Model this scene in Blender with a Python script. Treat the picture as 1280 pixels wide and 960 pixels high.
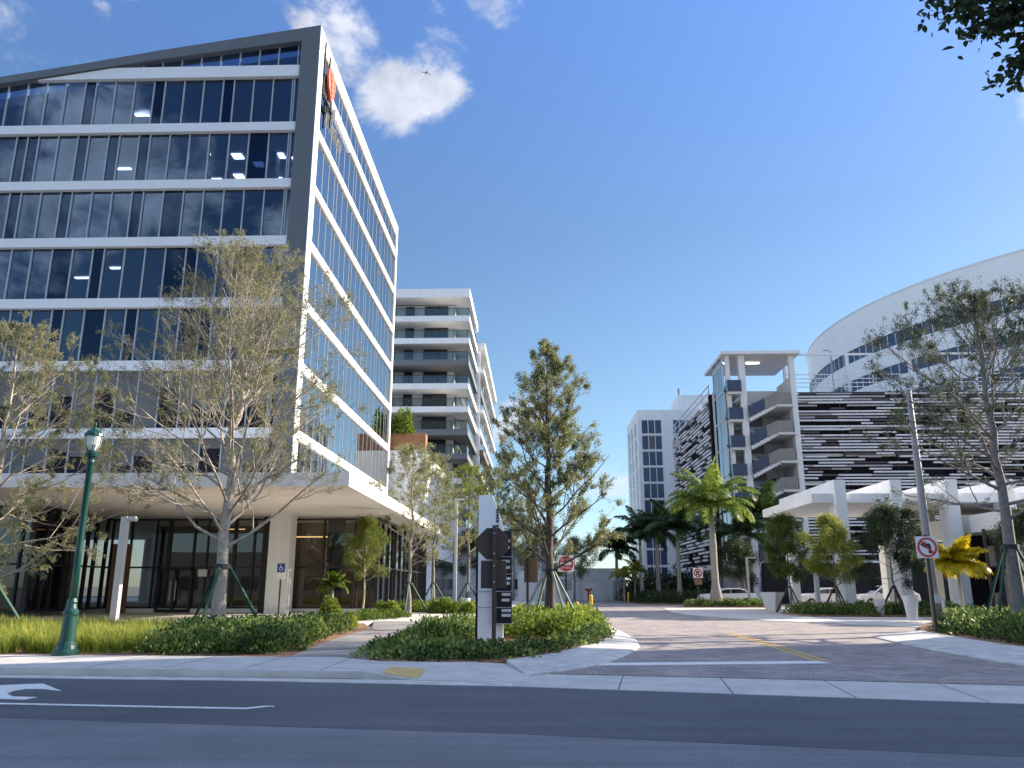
import bpy, math, random
import numpy as np
R = math.radians
random.seed(7)
rng = np.random.default_rng(11)
for o in list(bpy.data.objects):
    bpy.data.objects.remove(o)
SC = bpy.context.scene
COL = SC.collection

# ------------------------------------------------------------------ camera
cam = bpy.data.cameras.new('camera'); cam.sensor_width = 36; cam.lens = 28.1
cam.clip_end = 6000; cam.clip_start = 0.05
co = bpy.data.objects.new('camera', cam); COL.objects.link(co)
co.location = (0, 0, 1.6); co.rotation_euler = (R(90 + 14.2), 0, R(1.6)); SC.camera = co

# ------------------------------------------------------------------ sun, sky, exposure
SUN_AZ, SUN_EL = 68.0, 24.0          # degrees clockwise from +Y, above the horizon
SUN = np.array([math.sin(R(SUN_AZ)) * math.cos(R(SUN_EL)), math.cos(R(SUN_AZ)) * math.cos(R(SUN_EL)), math.sin(R(SUN_EL))])
sl = bpy.data.lights.new('sun', 'SUN'); sl.energy = 4.6; sl.angle = R(0.5); sl.color = (1.0, 0.87, 0.7)
so = bpy.data.objects.new('sun', sl); COL.objects.link(so)
so.rotation_euler = (R(90 - SUN_EL), 0, R(180 - SUN_AZ)); so.location = (60, 30, 60)
SC.view_settings.view_transform = 'Standard'; SC.view_settings.look = 'None'
SC.view_settings.exposure = 1.38; SC.view_settings.gamma = 1; SC.view_settings.use_curve_mapping = False

W = bpy.data.worlds.new('World'); SC.world = W; W.use_nodes = True
nt = W.node_tree; N = nt.nodes; L = nt.links; N.clear()
out = N.new('ShaderNodeOutputWorld'); bg = N.new('ShaderNodeBackground'); sky = N.new('ShaderNodeTexSky')
sky.sky_type = 'NISHITA'; sky.sun_disc = False; sky.sun_elevation = R(SUN_EL); sky.sun_rotation = R(SUN_AZ)
sky.altitude = 0; sky.air_density = 1.0; sky.dust_density = 0.3; sky.ozone_density = 3.5
bg.inputs['Strength'].default_value = 0.085
def mth(op, a, b=None, c=None, clamp=False):
    m = N.new('ShaderNodeMath'); m.operation = op; m.use_clamp = clamp
    for i, x in enumerate((a, b, c)):
        if x is None: continue
        if isinstance(x, (int, float)): m.inputs[i].default_value = x
        else: L.new(x, m.inputs[i])
    return m.outputs[0]
tc = N.new('ShaderNodeTexCoord'); DIR = tc.outputs['Generated']
def noise(scale, detail, rough, dist=0.0, stretch=(1, 1, 1)):
    mp = N.new('ShaderNodeMapping'); mp.inputs['Scale'].default_value = stretch; L.new(DIR, mp.inputs['Vector'])
    n = N.new('ShaderNodeTexNoise'); n.inputs['Scale'].default_value = scale; n.inputs['Detail'].default_value = detail
    n.inputs['Roughness'].default_value = rough; n.inputs['Distortion'].default_value = dist
    L.new(mp.outputs[0], n.inputs['Vector']); return n.outputs[0]
# clouds, then added unseen fill clouds: centre direction, angular radius, strength
CLOUDS_AND_FILL = [((-0.215, 0.765, 0.610), .062, 1.0), ((-0.160, 0.815, 0.556), .046, 1.0), ((-0.112, 0.822, 0.558), .036, .85),
          ((-0.095, 0.784, 0.613), .050, .6), ((-0.035, 0.771, 0.636), .055, .8), ((-0.439, 0.69, 0.576), .05, .6),
          ((-0.518, 0.66, 0.544), .05, .6), ((0.512, 0.720, 0.468), .022, .9), ((-0.03, 0.98, 0.205), .05, .75),
          ((0.11, 0.985, 0.14), .05, .35),
          ((-0.48, -0.76, 0.44), .13, 1.0), ((-0.40, -0.80, 0.40), .09, .9), ((-0.28, -0.87, 0.41), .08, .9), ((-0.62, -0.72, 0.30), .12, .8),
          ((0.35, -0.15, 0.92), .55, 1.1), ((-0.6, 0.05, 0.80), .30, 1.0), ((-0.97, 0.05, 0.25), .35, 1.0), ((0.75, -0.6, 0.25), .45, 1.1), ((0.6, -0.6, 0.55), .4, 1.1)]  # unseen clouds overhead and out of view, added as fill light
mask = None
for d, r, s in CLOUDS_AND_FILL:
    v = np.array(d) / np.linalg.norm(d)
    dp = N.new('ShaderNodeVectorMath'); dp.operation = 'DISTANCE'; L.new(DIR, dp.inputs[0]); dp.inputs[1].default_value = v
    f = mth('MULTIPLY', mth('SUBTRACT', 1.0, mth('DIVIDE', dp.outputs['Value'], r * 1.35)), s, clamp=True)
    mask = f if mask is None else mth('MAXIMUM', mask, f)
n1 = noise(9, 8, .62, .4, (1, 1, 1.5))
body = mth('ADD', mth('MULTIPLY', mask, .95), mth('MULTIPLY', mth('SUBTRACT', n1, .5), 2.3))
cl = N.new('ShaderNodeMapRange'); cl.interpolation_type = 'SMOOTHSTEP'; L.new(body, cl.inputs[0])
cl.inputs[1].default_value = .28; cl.inputs[2].default_value = .80
cfac = mth('MULTIPLY', mth('MULTIPLY', cl.outputs[0], mth('GREATER_THAN', mask, 0.001)), .82, clamp=True)
shade = N.new('ShaderNodeMapRange'); L.new(noise(16, 5, .6), shade.inputs[0]); shade.inputs[1].default_value = .35; shade.inputs[2].default_value = .65
shade.inputs[3].default_value = .75; shade.inputs[4].default_value = 1.12
cc = N.new('ShaderNodeMixRGB'); cc.blend_type = 'MULTIPLY'; cc.inputs[0].default_value = 1; fb = N.new('ShaderNodeSeparateXYZ'); L.new(DIR, fb.inputs[0])
back = N.new('ShaderNodeMapRange'); L.new(fb.outputs[1], back.inputs[0]); back.inputs[1].default_value = .2; back.inputs[2].default_value = -.1
cb_ = N.new('ShaderNodeMixRGB'); L.new(back.outputs[0], cb_.inputs[0]); cb_.inputs[1].default_value = (4.1, 4.2, 4.6, 1); cb_.inputs[2].default_value = (9.0, 10.2, 12.4, 1)  # clouds behind the camera made brighter than the visible ones to add fill
L.new(cb_.outputs[0], cc.inputs[1])
L.new(shade.outputs[0], cc.inputs[2])
mx = N.new('ShaderNodeMixRGB'); hs = N.new('ShaderNodeHueSaturation'); hs.inputs['Saturation'].default_value = 1.04; hs.inputs['Value'].default_value = 1.0
tn = N.new('ShaderNodeMixRGB'); tn.blend_type = 'MULTIPLY'; tn.inputs[0].default_value = 1; 
ez = N.new('ShaderNodeSeparateXYZ'); L.new(DIR, ez.inputs[0]); em = N.new('ShaderNodeMapRange'); L.new(ez.outputs[2], em.inputs[0]); em.inputs[1].default_value = 0; em.inputs[2].default_value = 1; em.inputs[3].default_value = 0; em.inputs[4].default_value = 1
et = N.new('ShaderNodeValToRGB'); L.new(em.outputs[0], et.inputs[0]); ee = et.color_ramp.elements; ee.new(.3); ee.new(.45)
for q_, (p_, c_) in enumerate(((.02, (.36, .40, .47)), (.20, (.43, .42, .395)), (.42, (.44, .435, .435)), (.72, (.54, .575, .70)))): ee[q_].position = p_; ee[q_].color = (*c_, 1)
hs.inputs['Value'].default_value = 2.0
L.new(et.outputs[0], tn.inputs[2]); L.new(sky.outputs[0], tn.inputs[1]); L.new(tn.outputs[0], hs.inputs['Color'])
L.new(cfac, mx.inputs[0]); L.new(hs.outputs[0], mx.inputs[1]); L.new(cc.outputs[0], mx.inputs[2])
L.new(mx.outputs[0], bg.inputs['Color']); L.new(bg.outputs[0], out.inputs[0])
SC.cycles.use_denoising = True
SC.cycles.max_bounces = 8; SC.cycles.transparent_max_bounces = 16; SC.cycles.glossy_bounces = 4

# ------------------------------------------------------------------ materials
MATS = {}
def pm(name, base, rough=.7, var=.12, scale=1.5, bump=0.0, bscale=None, spec=.4, metal=0.0, base2=None, detail=6, stretch=(1, 1, 1)):
    """procedural surface: two tones mixed by fractal noise, fine roughness change, optional bump"""
    if name in MATS: return MATS[name]
    m = bpy.data.materials.new(name); m.use_nodes = True; t = m.node_tree; n = t.nodes; l = t.links
    b = n['Principled BSDF']
    c = n.new('ShaderNodeTexCoord'); mp = n.new('ShaderNodeMapping'); mp.inputs['Scale'].default_value = stretch
    l.new(c.outputs['Object'], mp.inputs['Vector'])
    no = n.new('ShaderNodeTexNoise'); no.inputs['Scale'].default_value = scale; no.inputs['Detail'].default_value = detail
    no.inputs['Roughness'].default_value = .65; l.new(mp.outputs[0], no.inputs['Vector'])
    cr = n.new('ShaderNodeValToRGB'); l.new(no.outputs[0], cr.inputs[0])
    lo = tuple(x * (1 - var) for x in base); hi = tuple(min(1, x * (1 + var)) for x in (base2 or base))
    cr.color_ramp.elements[0].position = .3; cr.color_ramp.elements[1].position = .7
    cr.color_ramp.elements[0].color = (*lo, 1); cr.color_ramp.elements[1].color = (*hi, 1)
    l.new(cr.outputs[0], b.inputs['Base Color'])
    b.inputs['Roughness'].default_value = rough; b.inputs['Metallic'].default_value = metal
    b.inputs['Specular IOR Level'].default_value = spec
    if bump:
        n2 = n.new('ShaderNodeTexNoise'); n2.inputs['Scale'].default_value = bscale or scale * 8; n2.inputs['Detail'].default_value = 8
        l.new(mp.outputs[0], n2.inputs['Vector'])
        bp = n.new('ShaderNodeBump'); bp.inputs['Strength'].default_value = bump; bp.inputs['Distance'].default_value = .02
        l.new(n2.outputs[0], bp.inputs['Height']); l.new(bp.outputs[0], b.inputs['Normal'])
    MATS[name] = m; return m

def glass(name, tint, ior, gcol=(1, 1, 1), rough=.0, wav=.0):
    m = bpy.data.materials.new(name); m.use_nodes = True; t = m.node_tree; n = t.nodes; l = t.links; n.clear()
    o = n.new('ShaderNodeOutputMaterial'); mixs = n.new('ShaderNodeMixShader'); tr = n.new('ShaderNodeBsdfTransparent')
    gl = n.new('ShaderNodeBsdfGlossy'); fr = n.new('ShaderNodeFresnel'); fr.inputs['IOR'].default_value = ior
    tr.inputs[0].default_value = (*tint, 1); gl.inputs[0].default_value = (*gcol, 1); gl.inputs['Roughness'].default_value = rough
    c = n.new('ShaderNodeTexCoord'); no = n.new('ShaderNodeTexNoise'); no.inputs['Scale'].default_value = .35; no.inputs['Detail'].default_value = 2
    l.new(c.outputs['Object'], no.inputs['Vector']); bp = n.new('ShaderNodeBump'); bp.inputs['Strength'].default_value = wav; bp.inputs['Distance'].default_value = .05
    l.new(no.outputs[0], bp.inputs['Height']); l.new(bp.outputs[0], gl.inputs['Normal'])
    l.new(fr.outputs[0], mixs.inputs[0]); l.new(tr.outputs[0], mixs.inputs[1]); l.new(gl.outputs[0], mixs.inputs[2]); l.new(mixs.outputs[0], o.inputs[0])
    MATS[name] = m; return m

def emit(name, col, s):
    m = bpy.data.materials.new(name); m.use_nodes = True; b = m.node_tree.nodes['Principled BSDF']
    b.inputs['Base Color'].default_value = (*col, 1); b.inputs['Emission Color'].default_value = (*col, 1); b.inputs['Emission Strength'].default_value = s
    MATS[name] = m; return m

def leafmat(name, cols, transl=.45, rough=.5, spec=.3):
    """each leaf picks its own tone from a ramp through the per-face attribute 'tint'"""
    m = bpy.data.materials.new(name); m.use_nodes = True; t = m.node_tree; n = t.nodes; l = t.links
    b = n['Principled BSDF']; o = n['Material Output']
    a = n.new('ShaderNodeAttribute'); a.attribute_name = 'tint'
    cr = n.new('ShaderNodeValToRGB'); l.new(a.outputs['Fac'], cr.inputs[0])
    e = cr.color_ramp.elements
    while len(e) < len(cols): e.new(.5)
    for i, c in enumerate(cols):
        e[i].position = i / (len(cols) - 1); e[i].color = (*c, 1)
    l.new(cr.outputs[0], b.inputs['Base Color']); b.inputs['Roughness'].default_value = rough; b.inputs['Specular IOR Level'].default_value = spec
    tr = n.new('ShaderNodeBsdfTranslucent'); l.new(cr.outputs[0], tr.inputs[0])
    mix = n.new('ShaderNodeMixShader'); mix.inputs[0].default_value = transl
    l.new(b.outputs[0], mix.inputs[1]); l.new(tr.outputs[0], mix.inputs[2]); l.new(mix.outputs[0], o.inputs[0])
    MATS[name] = M[name] = m; return m

def asphalt(name, base, seed):
    m = bpy.data.materials.new(name); m.use_nodes = True; t = m.node_tree; n = t.nodes; l = t.links; b = n['Principled BSDF']
    c = n.new('ShaderNodeTexCoord')
    def nz(scale, det, stretch, lo, hi, p0=.35, p1=.65):
        mp = n.new('ShaderNodeMapping'); mp.inputs['Scale'].default_value = stretch; mp.inputs['Location'].default_value = (seed, seed, 0); l.new(c.outputs['Object'], mp.inputs['Vector'])
        x = n.new('ShaderNodeTexNoise'); x.inputs['Scale'].default_value = scale; x.inputs['Detail'].default_value = det; x.inputs['Roughness'].default_value = .7; l.new(mp.outputs[0], x.inputs['Vector'])
        r = n.new('ShaderNodeMapRange'); l.new(x.outputs[0], r.inputs[0]); r.inputs[1].default_value = p0; r.inputs[2].default_value = p1; r.inputs[3].default_value = lo; r.inputs[4].default_value = hi
        return r.outputs[0], x.outputs[0]
    def mul(a, b_):
        q = n.new('ShaderNodeMath'); q.operation = 'MULTIPLY'; l.new(a, q.inputs[0]); l.new(b_, q.inputs[1]); return q.outputs[0]
    a1, _ = nz(.35, 6, (1, 1, 1), .86, 1.12); a2, _ = nz(.9, 5, (.08, 1.9, 1), .84, 1.14); a3, fine = nz(38, 4, (1, 1, 1), .55, 1.45, .28, .72); a4, _ = nz(1.7, 8, (1, 1, 1), .55, 1.0, .26, .34)
    v = mul(mul(a1, a2), mul(a3, a4))
    cm = n.new('ShaderNodeVectorMath'); cm.operation = 'SCALE'; cm.inputs[0].default_value = base; l.new(v, cm.inputs['Scale']); l.new(cm.outputs[0], b.inputs['Base Color'])
    b.inputs['Roughness'].default_value = .85; bp = n.new('ShaderNodeBump'); bp.inputs['Strength'].default_value = .5; bp.inputs['Distance'].default_value = .01; l.new(fine, bp.inputs['Height']); l.new(bp.outputs[0], b.inputs['Normal'])
    MATS[name] = m; return m
M = dict(
 asphalt=asphalt('asphalt', (.165, .170, .188), 3.1),
 asphalt_new=asphalt('asphalt_new', (.092, .098, .114), 9.7),
 ground=pm('ground_soil', (.18, .18, .17), .9, .15, .1),
 concrete=pm('concrete', (.52, .50, .47), .85, .17, 1.4, .12, 30),
 kerb=pm('kerb_concrete', (.54, .52, .49), .85, .26, 2.2, .15, 30),
 plaza=pm('plaza_concrete', (.55, .52, .48), .85, .08, .6, .05, 30),
 paint=pm('road_paint', (.66, .66, .65), .75, .22, 14, base2=(.76, .76, .74)),
 ypaint=pm('yellow_paint', (.50, .32, .07), .75, .35, 12, base2=(.58, .38, .10)),
 pad=pm('tactile_yellow', (.58, .42, .16), .8, .15, 4, .6, 60),
 nglass=pm('navy_glazing', (.055, .085, .15), .25, .3, .25, spec=.25),
 hglass=pm('hotel_glazing', (.055, .080, .125), .2, .35, .15, spec=.35),
 whitec=pm('smooth_white', (.80, .80, .79), .7, .03, .15),
 mulch=pm('mulch', (.13, .070, .042), .95, .45, 6, .9, 25, base2=(.27, .15, .085)),
 white=pm('white_stucco', (.80, .80, .79), .7, .075, .9, stretch=(1, 1, .10)),
 cream=pm('canopy_white', (.78, .76, .72), .75, .075, .9, stretch=(1, 1, .25)),
 band=pm('band_metal', (.70, .72, .74), .45, .03, .3),
 frame=pm('grey_cladding', (.115, .132, .145), .5, .06, .2),
 mull=pm('mullion_metal', (.40, .42, .44), .4, .05, 1, metal=.4),
 mullw=pm('mullion_light', (.62, .63, .64), .45, .05, 1),
 dark=pm('dark_frame', (.022, .022, .024), .5, .1, 1),
 floor=pm('interior_slab', (.30, .30, .31), .9, .06, .2),
 core=pm('interior_core', (.16, .16, .17), .9, .15, .3),
 tan=pm('tan_interior', (.22, .18, .13), .8, .18, .5),
 blind=pm('blind_cloth', (.42, .44, .46), .9, .06, .6),
 mesh=pm('mesh_panel', (.125, .125, .122), .7, .2, .7),
 wood=pm('wood', (.28, .13, .06), .6, .3, 1.2, stretch=(1, 1, 8)),
 woodpan=pm('wood_panel', (.20, .12, .07), .5, .25, 1.2, stretch=(6, 6, .6)),
 green=pm('green_metal', (.006, .052, .042), .35, .15, 3, spec=.5),
 steel=pm('pale_steel', (.55, .56, .57), .4, .06, 2, metal=.3),
 greypole=pm('grey_pole', (.33, .33, .35), .6, .1, 2),
 brown=pm('brown_sign', (.062, .042, .032), .55, .12, 3),
 black=pm('black_panel', (.012, .012, .016), .3, .2, 2),
 sred=pm('sign_red', (.50, .025, .03), .5, .06, 4),
 swhite=pm('sign_white', (.74, .73, .72), .5, .04, 4),
 sblack=pm('sign_black', (.02, .02, .02), .5, .05, 4),
 sblue=pm('sign_blue', (.02, .06, .30), .5, .05, 4),
 logo=pm('logo_red', (.62, .07, .03), .45, .12, 3),
 yellow=pm('yellow_enamel', (.72, .42, .02), .4, .08, 4),
 orange=pm('orange_plastic', (.62, .25, .08), .55, .1, 4),
 stake=pm('green_timber', (.02, .075, .055), .7, .25, 3),
 stakew=pm('pale_timber', (.26, .30, .26), .8, .25, 3),
 bark=pm('bark_pale', (.31, .27, .225), .9, .30, 6, .6, 30, base2=(.42, .36, .30)),
 barkd=pm('bark_dark', (.085, .068, .055), .9, .3, 6, .6, 30),
 barkg=pm('bark_grey', (.22, .20, .185), .9, .3, 6, .6, 30),
 palmt=pm('palm_trunk', (.30, .28, .25), .85, .15, 1.2, .3, 10, stretch=(1, 1, 6)),
 shaft=pm('palm_crownshaft', (.12, .20, .05), .5, .15, 2),
 concw=pm('planter_white', (.66, .65, .63), .7, .06, 1),
 stair=pm('stair_concrete', (.60, .59, .58), .8, .06, .4),
 stairw=pm('stair_white', (.66, .65, .64), .7, .05, .3),
 navy=pm('navy_panel', (.045, .058, .105), .35, .15, 1),
 taupe=pm('taupe_mesh', (.21, .195, .18), .6, .12, 1),
 slatw=pm('slat_silver', (.68, .66, .67), .5, .08, .3),
 slatg=pm('slat_grey', (.36, .33, .34), .55, .1, .3),
 slatb=pm('slat_brown', (.07, .055, .055), .55, .12, .3),
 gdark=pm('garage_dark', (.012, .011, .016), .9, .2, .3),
 carw=pm('car_white', (.72, .73, .74), .25, .02, 1, spec=.6),
 carg=pm('car_glass', (.012, .016, .022), .08, .1, 1, spec=.7),
 tyre=pm('tyre_rubber', (.012, .012, .012), .8, .1, 5),
 rim=pm('rim_alloy', (.5, .5, .52), .3, .05, 5, metal=.8),
 lens=pm('lamp_lens', (.55, .58, .52), .25, .05, 4),
 redl=pm('tail_light', (.35, .01, .01), .25, .05, 4),
 skin=pm('plane_skin', (.80, .80, .82), .35, .04, .2),
 roofm=pm('roof_membrane', (.55, .55, .54), .8, .05, .2),
 conb=pm('condo_wall', (.55, .55, .54), .75, .04, .2),
 condg=pm('condo_grey', (.16, .165, .175), .7, .06, .2),
)
M['g_front'] = glass('glass_front', (.12, .17, .30), 2.0, (.60, .79, 1), .0, .06)
M['g_pane'] = glass('glass_pane', (.02, .03, .06), 1.6, (.45, .66, 1), .0, .05)
M['g_side'] = glass('glass_side', (.16, .24, .38), 9.0, (.94, .98, 1), .0, .05)
M['g_shop'] = glass('glass_shop', (.50, .50, .48), 1.7, (.95, .97, 1), .0, .04)
M['g_rail'] = glass('glass_rail', (.55, .66, .68), 1.9, (.9, 1, 1))
M['g_dark'] = glass('glass_tower', (.06, .09, .15), 1.4, (.7, .8, 1), .0, .05)
M['lit'] = emit('ceiling_light_glow', (1, .97, .88), 6)
M['warm'] = emit('warm_light_glow', (1, .62, .25), .7)

# brick paving: herringbone-like small pavers in several greys
def paving(name, c1, c2, mortar, w, h, bump=.4):
    m = bpy.data.materials.new(name); m.use_nodes = True; t = m.node_tree; n = t.nodes; l = t.links; b = n['Principled BSDF']
    c = n.new('ShaderNodeTexCoord'); br = n.new('ShaderNodeTexBrick'); l.new(c.outputs['Object'], br.inputs['Vector'])
    br.inputs['Scale'].default_value = 1; br.inputs['Brick Width'].default_value = w; br.inputs['Row Height'].default_value = h
    br.inputs['Mortar Size'].default_value = .010; br.inputs['Color1'].default_value = (*c1, 1); br.inputs['Color2'].default_value = (*c2, 1)
    br.inputs['Mortar'].default_value = (*mortar, 1)
    no = n.new('ShaderNodeTexNoise'); no.inputs['Scale'].default_value = .9; no.inputs['Detail'].default_value = 7; l.new(c.outputs['Object'], no.inputs['Vector'])
    cr = n.new('ShaderNodeValToRGB'); cr.color_ramp.elements[0].color = (.72, .72, .72, 1); cr.color_ramp.elements[1].color = (1.15, 1.1, 1.08, 1)
    cr.color_ramp.elements[0].position = .3; cr.color_ramp.elements[1].position = .7; l.new(no.outputs[0], cr.inputs[0])
    mu = n.new('ShaderNodeMixRGB'); mu.blend_type = 'MULTIPLY'; mu.inputs[0].default_value = 1; l.new(br.outputs[0], mu.inputs[1]); l.new(cr.outputs[0], mu.inputs[2])
    l.new(mu.outputs[0], b.inputs['Base Color']); b.inputs['Roughness'].default_value = .85
    bp = n.new('ShaderNodeBump'); bp.inputs['Strength'].default_value = bump; bp.inputs['Distance'].default_value = .01; bp.invert = True
    l.new(br.outputs['Fac'], bp.inputs['Height']); l.new(bp.outputs[0], b.inputs['Normal'])
    MATS[name] = m; return m
M['brick'] = paving('drive_pavers', (.45, .39, .37), (.26, .24, .24), (.12, .115, .115), .24, .12)
M['pathp'] = paving('path_pavers', (.34, .32, .31), (.25, .24, .235), (.10, .10, .10), .4, .2)

# ------------------------------------------------------------------ mesh helpers
class MB:
    def __init__(s): s.v = []; s.f = []
    def quad(s, *p):
        i = len(s.v); s.v += [tuple(q) for q in p]; s.f.append(tuple(range(i, i + len(p)))); return s
    def box(s, x0, x1, y0, y1, z0, z1):
        if x0 > x1: x0, x1 = x1, x0
        if y0 > y1: y0, y1 = y1, y0
        if z0 > z1: z0, z1 = z1, z0
        i = len(s.v)
        s.v += [(x0, y0, z0), (x1, y0, z0), (x1, y1, z0), (x0, y1, z0), (x0, y0, z1), (x1, y0, z1), (x1, y1, z1), (x0, y1, z1)]
        s.f += [tuple(i + k for k in q) for q in ((3, 2, 1, 0), (4, 5, 6, 7), (0, 1, 5, 4), (1, 2, 6, 5), (2, 3, 7, 6), (3, 0, 4, 7))]
        return s
    def prism(s, poly, a, b, axis='z'):
        """extrude a 2-D polygon along an axis from a to b (y: polygon is x,z; x: polygon is y,z)"""
        n = len(poly); i = len(s.v)
        def P(p, t): return (p[0], p[1], t) if axis == 'z' else ((p[0], t, p[1]) if axis == 'y' else (t, p[0], p[1]))
        s.v += [P(p, a) for p in poly] + [P(p, b) for p in poly]
        s.f.append(tuple(i + k for k in range(n))[::-1]); s.f.append(tuple(i + n + k for k in range(n)))
        for k in range(n):
            k2 = (k + 1) % n; s.f.append((i + k, i + k2, i + n + k2, i + n + k))
        return s
    def tube(s, pts, rad, k=8, caps=True):
        pts = [np.array(p, float) for p in pts]; n = len(pts)
        if not hasattr(rad, '__len__'): rad = [rad] * n
        i = len(s.v)
        for j, p in enumerate(pts):
            t = pts[min(j + 1, n - 1)] - pts[max(j - 1, 0)]; t = t / (np.linalg.norm(t) + 1e-9)
            a = np.array((0, 0, 1.)) if abs(t[2]) < .9 else np.array((1., 0, 0))
            u = np.cross(t, a); u /= np.linalg.norm(u); w = np.cross(t, u)
            for q in range(k):
                an = 2 * math.pi * q / k; s.v.append(tuple(p + rad[j] * (math.cos(an) * u + math.sin(an) * w)))
        for j in range(n - 1):
            for q in range(k):
                q2 = (q + 1) % k; s.f.append((i + j * k + q, i + j * k + q2, i + (j + 1) * k + q2, i + (j + 1) * k + q))
        if caps:
            s.f.append(tuple(i + q for q in range(k))[::-1]); s.f.append(tuple(i + (n - 1) * k + q for q in range(k)))
        return s
    def lathe(s, prof, x, y, k=16, caps=True):
        return s.tube_z(prof, x, y, k, caps)
    def tube_z(s, prof, x, y, k, caps):
        i = len(s.v); n = len(prof)
        for r, z in prof:
            for q in range(k):
                an = 2 * math.pi * q / k; s.v.append((x + r * math.cos(an), y + r * math.sin(an), z))
        for j in range(n - 1):
            for q in range(k):
                q2 = (q + 1) % k; s.f.append((i + j * k + q, i + j * k + q2, i + (j + 1) * k + q2, i + (j + 1) * k + q))
        if caps:
            s.f.append(tuple(i + q for q in range(k))[::-1]); s.f.append(tuple(i + (n - 1) * k + q for q in range(k)))
        return s
    def build(s, name, mat, parent=None, smooth=False, bevel=0, **props):
        me = bpy.data.meshes.new(name); off = np.zeros(3)
        p = parent
        while p is not None:
            off += np.array(p.location); p = p.parent
        v = [(a - off[0], b - off[1], c - off[2]) for a, b, c in s.v]
        me.from_pydata(v, [], s.f); me.update(); me.materials.append(M[mat] if isinstance(mat, str) else mat)
        if smooth: me.polygons.foreach_set('use_smooth', [True] * len(me.polygons))
        o = bpy.data.objects.new(name, me); COL.objects.link(o); o.parent = parent
        if bevel:
            b = o.modifiers.new('bevel', 'BEVEL'); b.width = bevel; b.segments = 2; b.limit_method = 'ANGLE'
        for k_, x in props.items(): o[k_] = x
        return o

def np_mesh(name, verts, faces, mat, parent=None, tint=None, smooth=False):
    """fast path for foliage: verts (n,3), faces (m,k) in the parent's local space"""
    me = bpy.data.meshes.new(name); verts = np.asarray(verts, np.float32); faces = np.asarray(faces, np.int32); k = faces.shape[1]
    me.vertices.add(len(verts)); me.vertices.foreach_set('co', verts.ravel())
    me.loops.add(faces.size); me.loops.foreach_set('vertex_index', faces.ravel())
    me.polygons.add(len(faces)); me.polygons.foreach_set('loop_start', np.arange(len(faces), dtype=np.int32) * k)
    me.update(calc_edges=True); me.validate()
    if tint is not None:
        a = me.attributes.new('tint', 'FLOAT', 'FACE'); a.data.foreach_set('value', np.asarray(tint, np.float32))
    if smooth: me.polygons.foreach_set('use_smooth', [True] * len(me.polygons))
    me.materials.append(M[mat] if isinstance(mat, str) else mat)
    o = bpy.data.objects.new(name, me); COL.objects.link(o); o.parent = parent
    return o

def thing(name, label, cat, loc=(0, 0, 0), group=None):
    o = bpy.data.objects.new(name, None); o.empty_display_size = .3; COL.objects.link(o); o.location = loc
    o['label'] = label; o['category'] = cat
    if group: o['group'] = group
    return o
def tag(o, label, cat, group=None):
    o['label'] = label; o['category'] = cat
    if group: o['group'] = group
    return o
def struct(name, mb, mat):
    return mb.build(name, mat, kind='structure')
def dup(root, loc, rotz=0, scale=1, label=None):
    r = root.copy(); COL.objects.link(r); r.location = loc; r.rotation_euler = (0, 0, rotz); r.scale = (scale,) * 3
    if label: r['label'] = label
    def rec(src, dst):
        for ch in src.children:
            c = ch.copy(); COL.objects.link(c); c.parent = dst; rec(ch, c)
    rec(root, r); return r

# ================================================================== THE GROUND
EDGE = [(-60, 16.9), (-40, 16.4), (-20, 15.7), (-9.6, 14.95), (-4.85, 14.59), (-.39, 13.92), (3.5, 12.94), (6.8, 12.11), (14, 10.2), (30, 5), (60, -6)]
def shift(poly, dy): return [(x, y + dy) for x, y in poly]
struct('ground', MB().quad((-900, -900, -.03), (900, -900, -.03), (900, 1800, -.03), (-900, 1800, -.03)), 'ground')
struct('road', MB().prism([(-60, -14), (60, -30)] + EDGE[::-1], -.025, 0), 'asphalt')
BAND = [(-60, 12.9), (-40, 12.4), (-20, 11.6), (-6.74, 10.55), (-.27, 9.62), (4.7, 8.5), (12, 6.2), (30, .2), (60, -11)]
struct('road_resurfaced_lane', MB().prism(BAND + EDGE[::-1], .0, .004), 'asphalt_new')
# painted marks
struct('road_arrow_marking', MB().prism([(-10.6, 13.5), (-8.89, 13.86), (-8.32, 14.11), (-7.45, 13.15), (-7.89, 13.39), (-8.17, 13.39), (-8.21, 13.13), (-8.08, 12.78), (-7.79, 12.49), (-7.39, 12.43), (-7.42, 12.16), (-7.82, 12.24), (-10.4, 12.6)], .004, .008), 'paint')
LN = [(-30, 13.6), (-20, 12.8), (-7.47, 11.71), (-5.5, 11.5), (-3.85, 11.34)]
lm = MB().prism(LN + shift(LN, .11)[::-1], .004, .008); lm.prism([(-3.85, 11.34), (-3.62, 11.55), (-3.55, 11.5), (-3.6, 11.62), (-3.75, 11.6), (-3.9, 11.45)], .009, .012)
struct('lane_line_marking', lm, 'paint')
# concrete gutter along the kerb on the left, flush apron on the right
GUT = EDGE[:6]
struct('gutter', MB().prism(GUT + [(-.39, 14.45)] + shift(GUT, .5)[:-1][::-1], -.02, .010), 'kerb')
AP = [(-.39, 13.92), (3.5, 12.94), (6.8, 12.11), (14, 10.2), (22, 7.7)]
struct('apron', MB().prism(AP + [(22, 9.9), (14.6, 12.3), (8.06, 14.26), (4.0, 15.15), (.31, 15.85), (-.39, 15.2)], -.02, .012), 'concrete')
jo = MB()
for x0, y0, x1, y1 in [(1.3, 13.5, 1.6, 15.6), (3.0, 13.07, 3.3, 15.3), (4.7, 12.65, 5.0, 14.9), (6.4, 12.22, 6.75, 14.5), (8.3, 11.7, 8.7, 14.0), (10.4, 11.15, 10.8, 13.4)]:
    jo.prism([(x0, y0), (x0 + .02, y0), (x1 + .02, y1), (x1, y1)], .012, .0135)
struct('apron_joint_lines', jo, 'dark')
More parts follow.
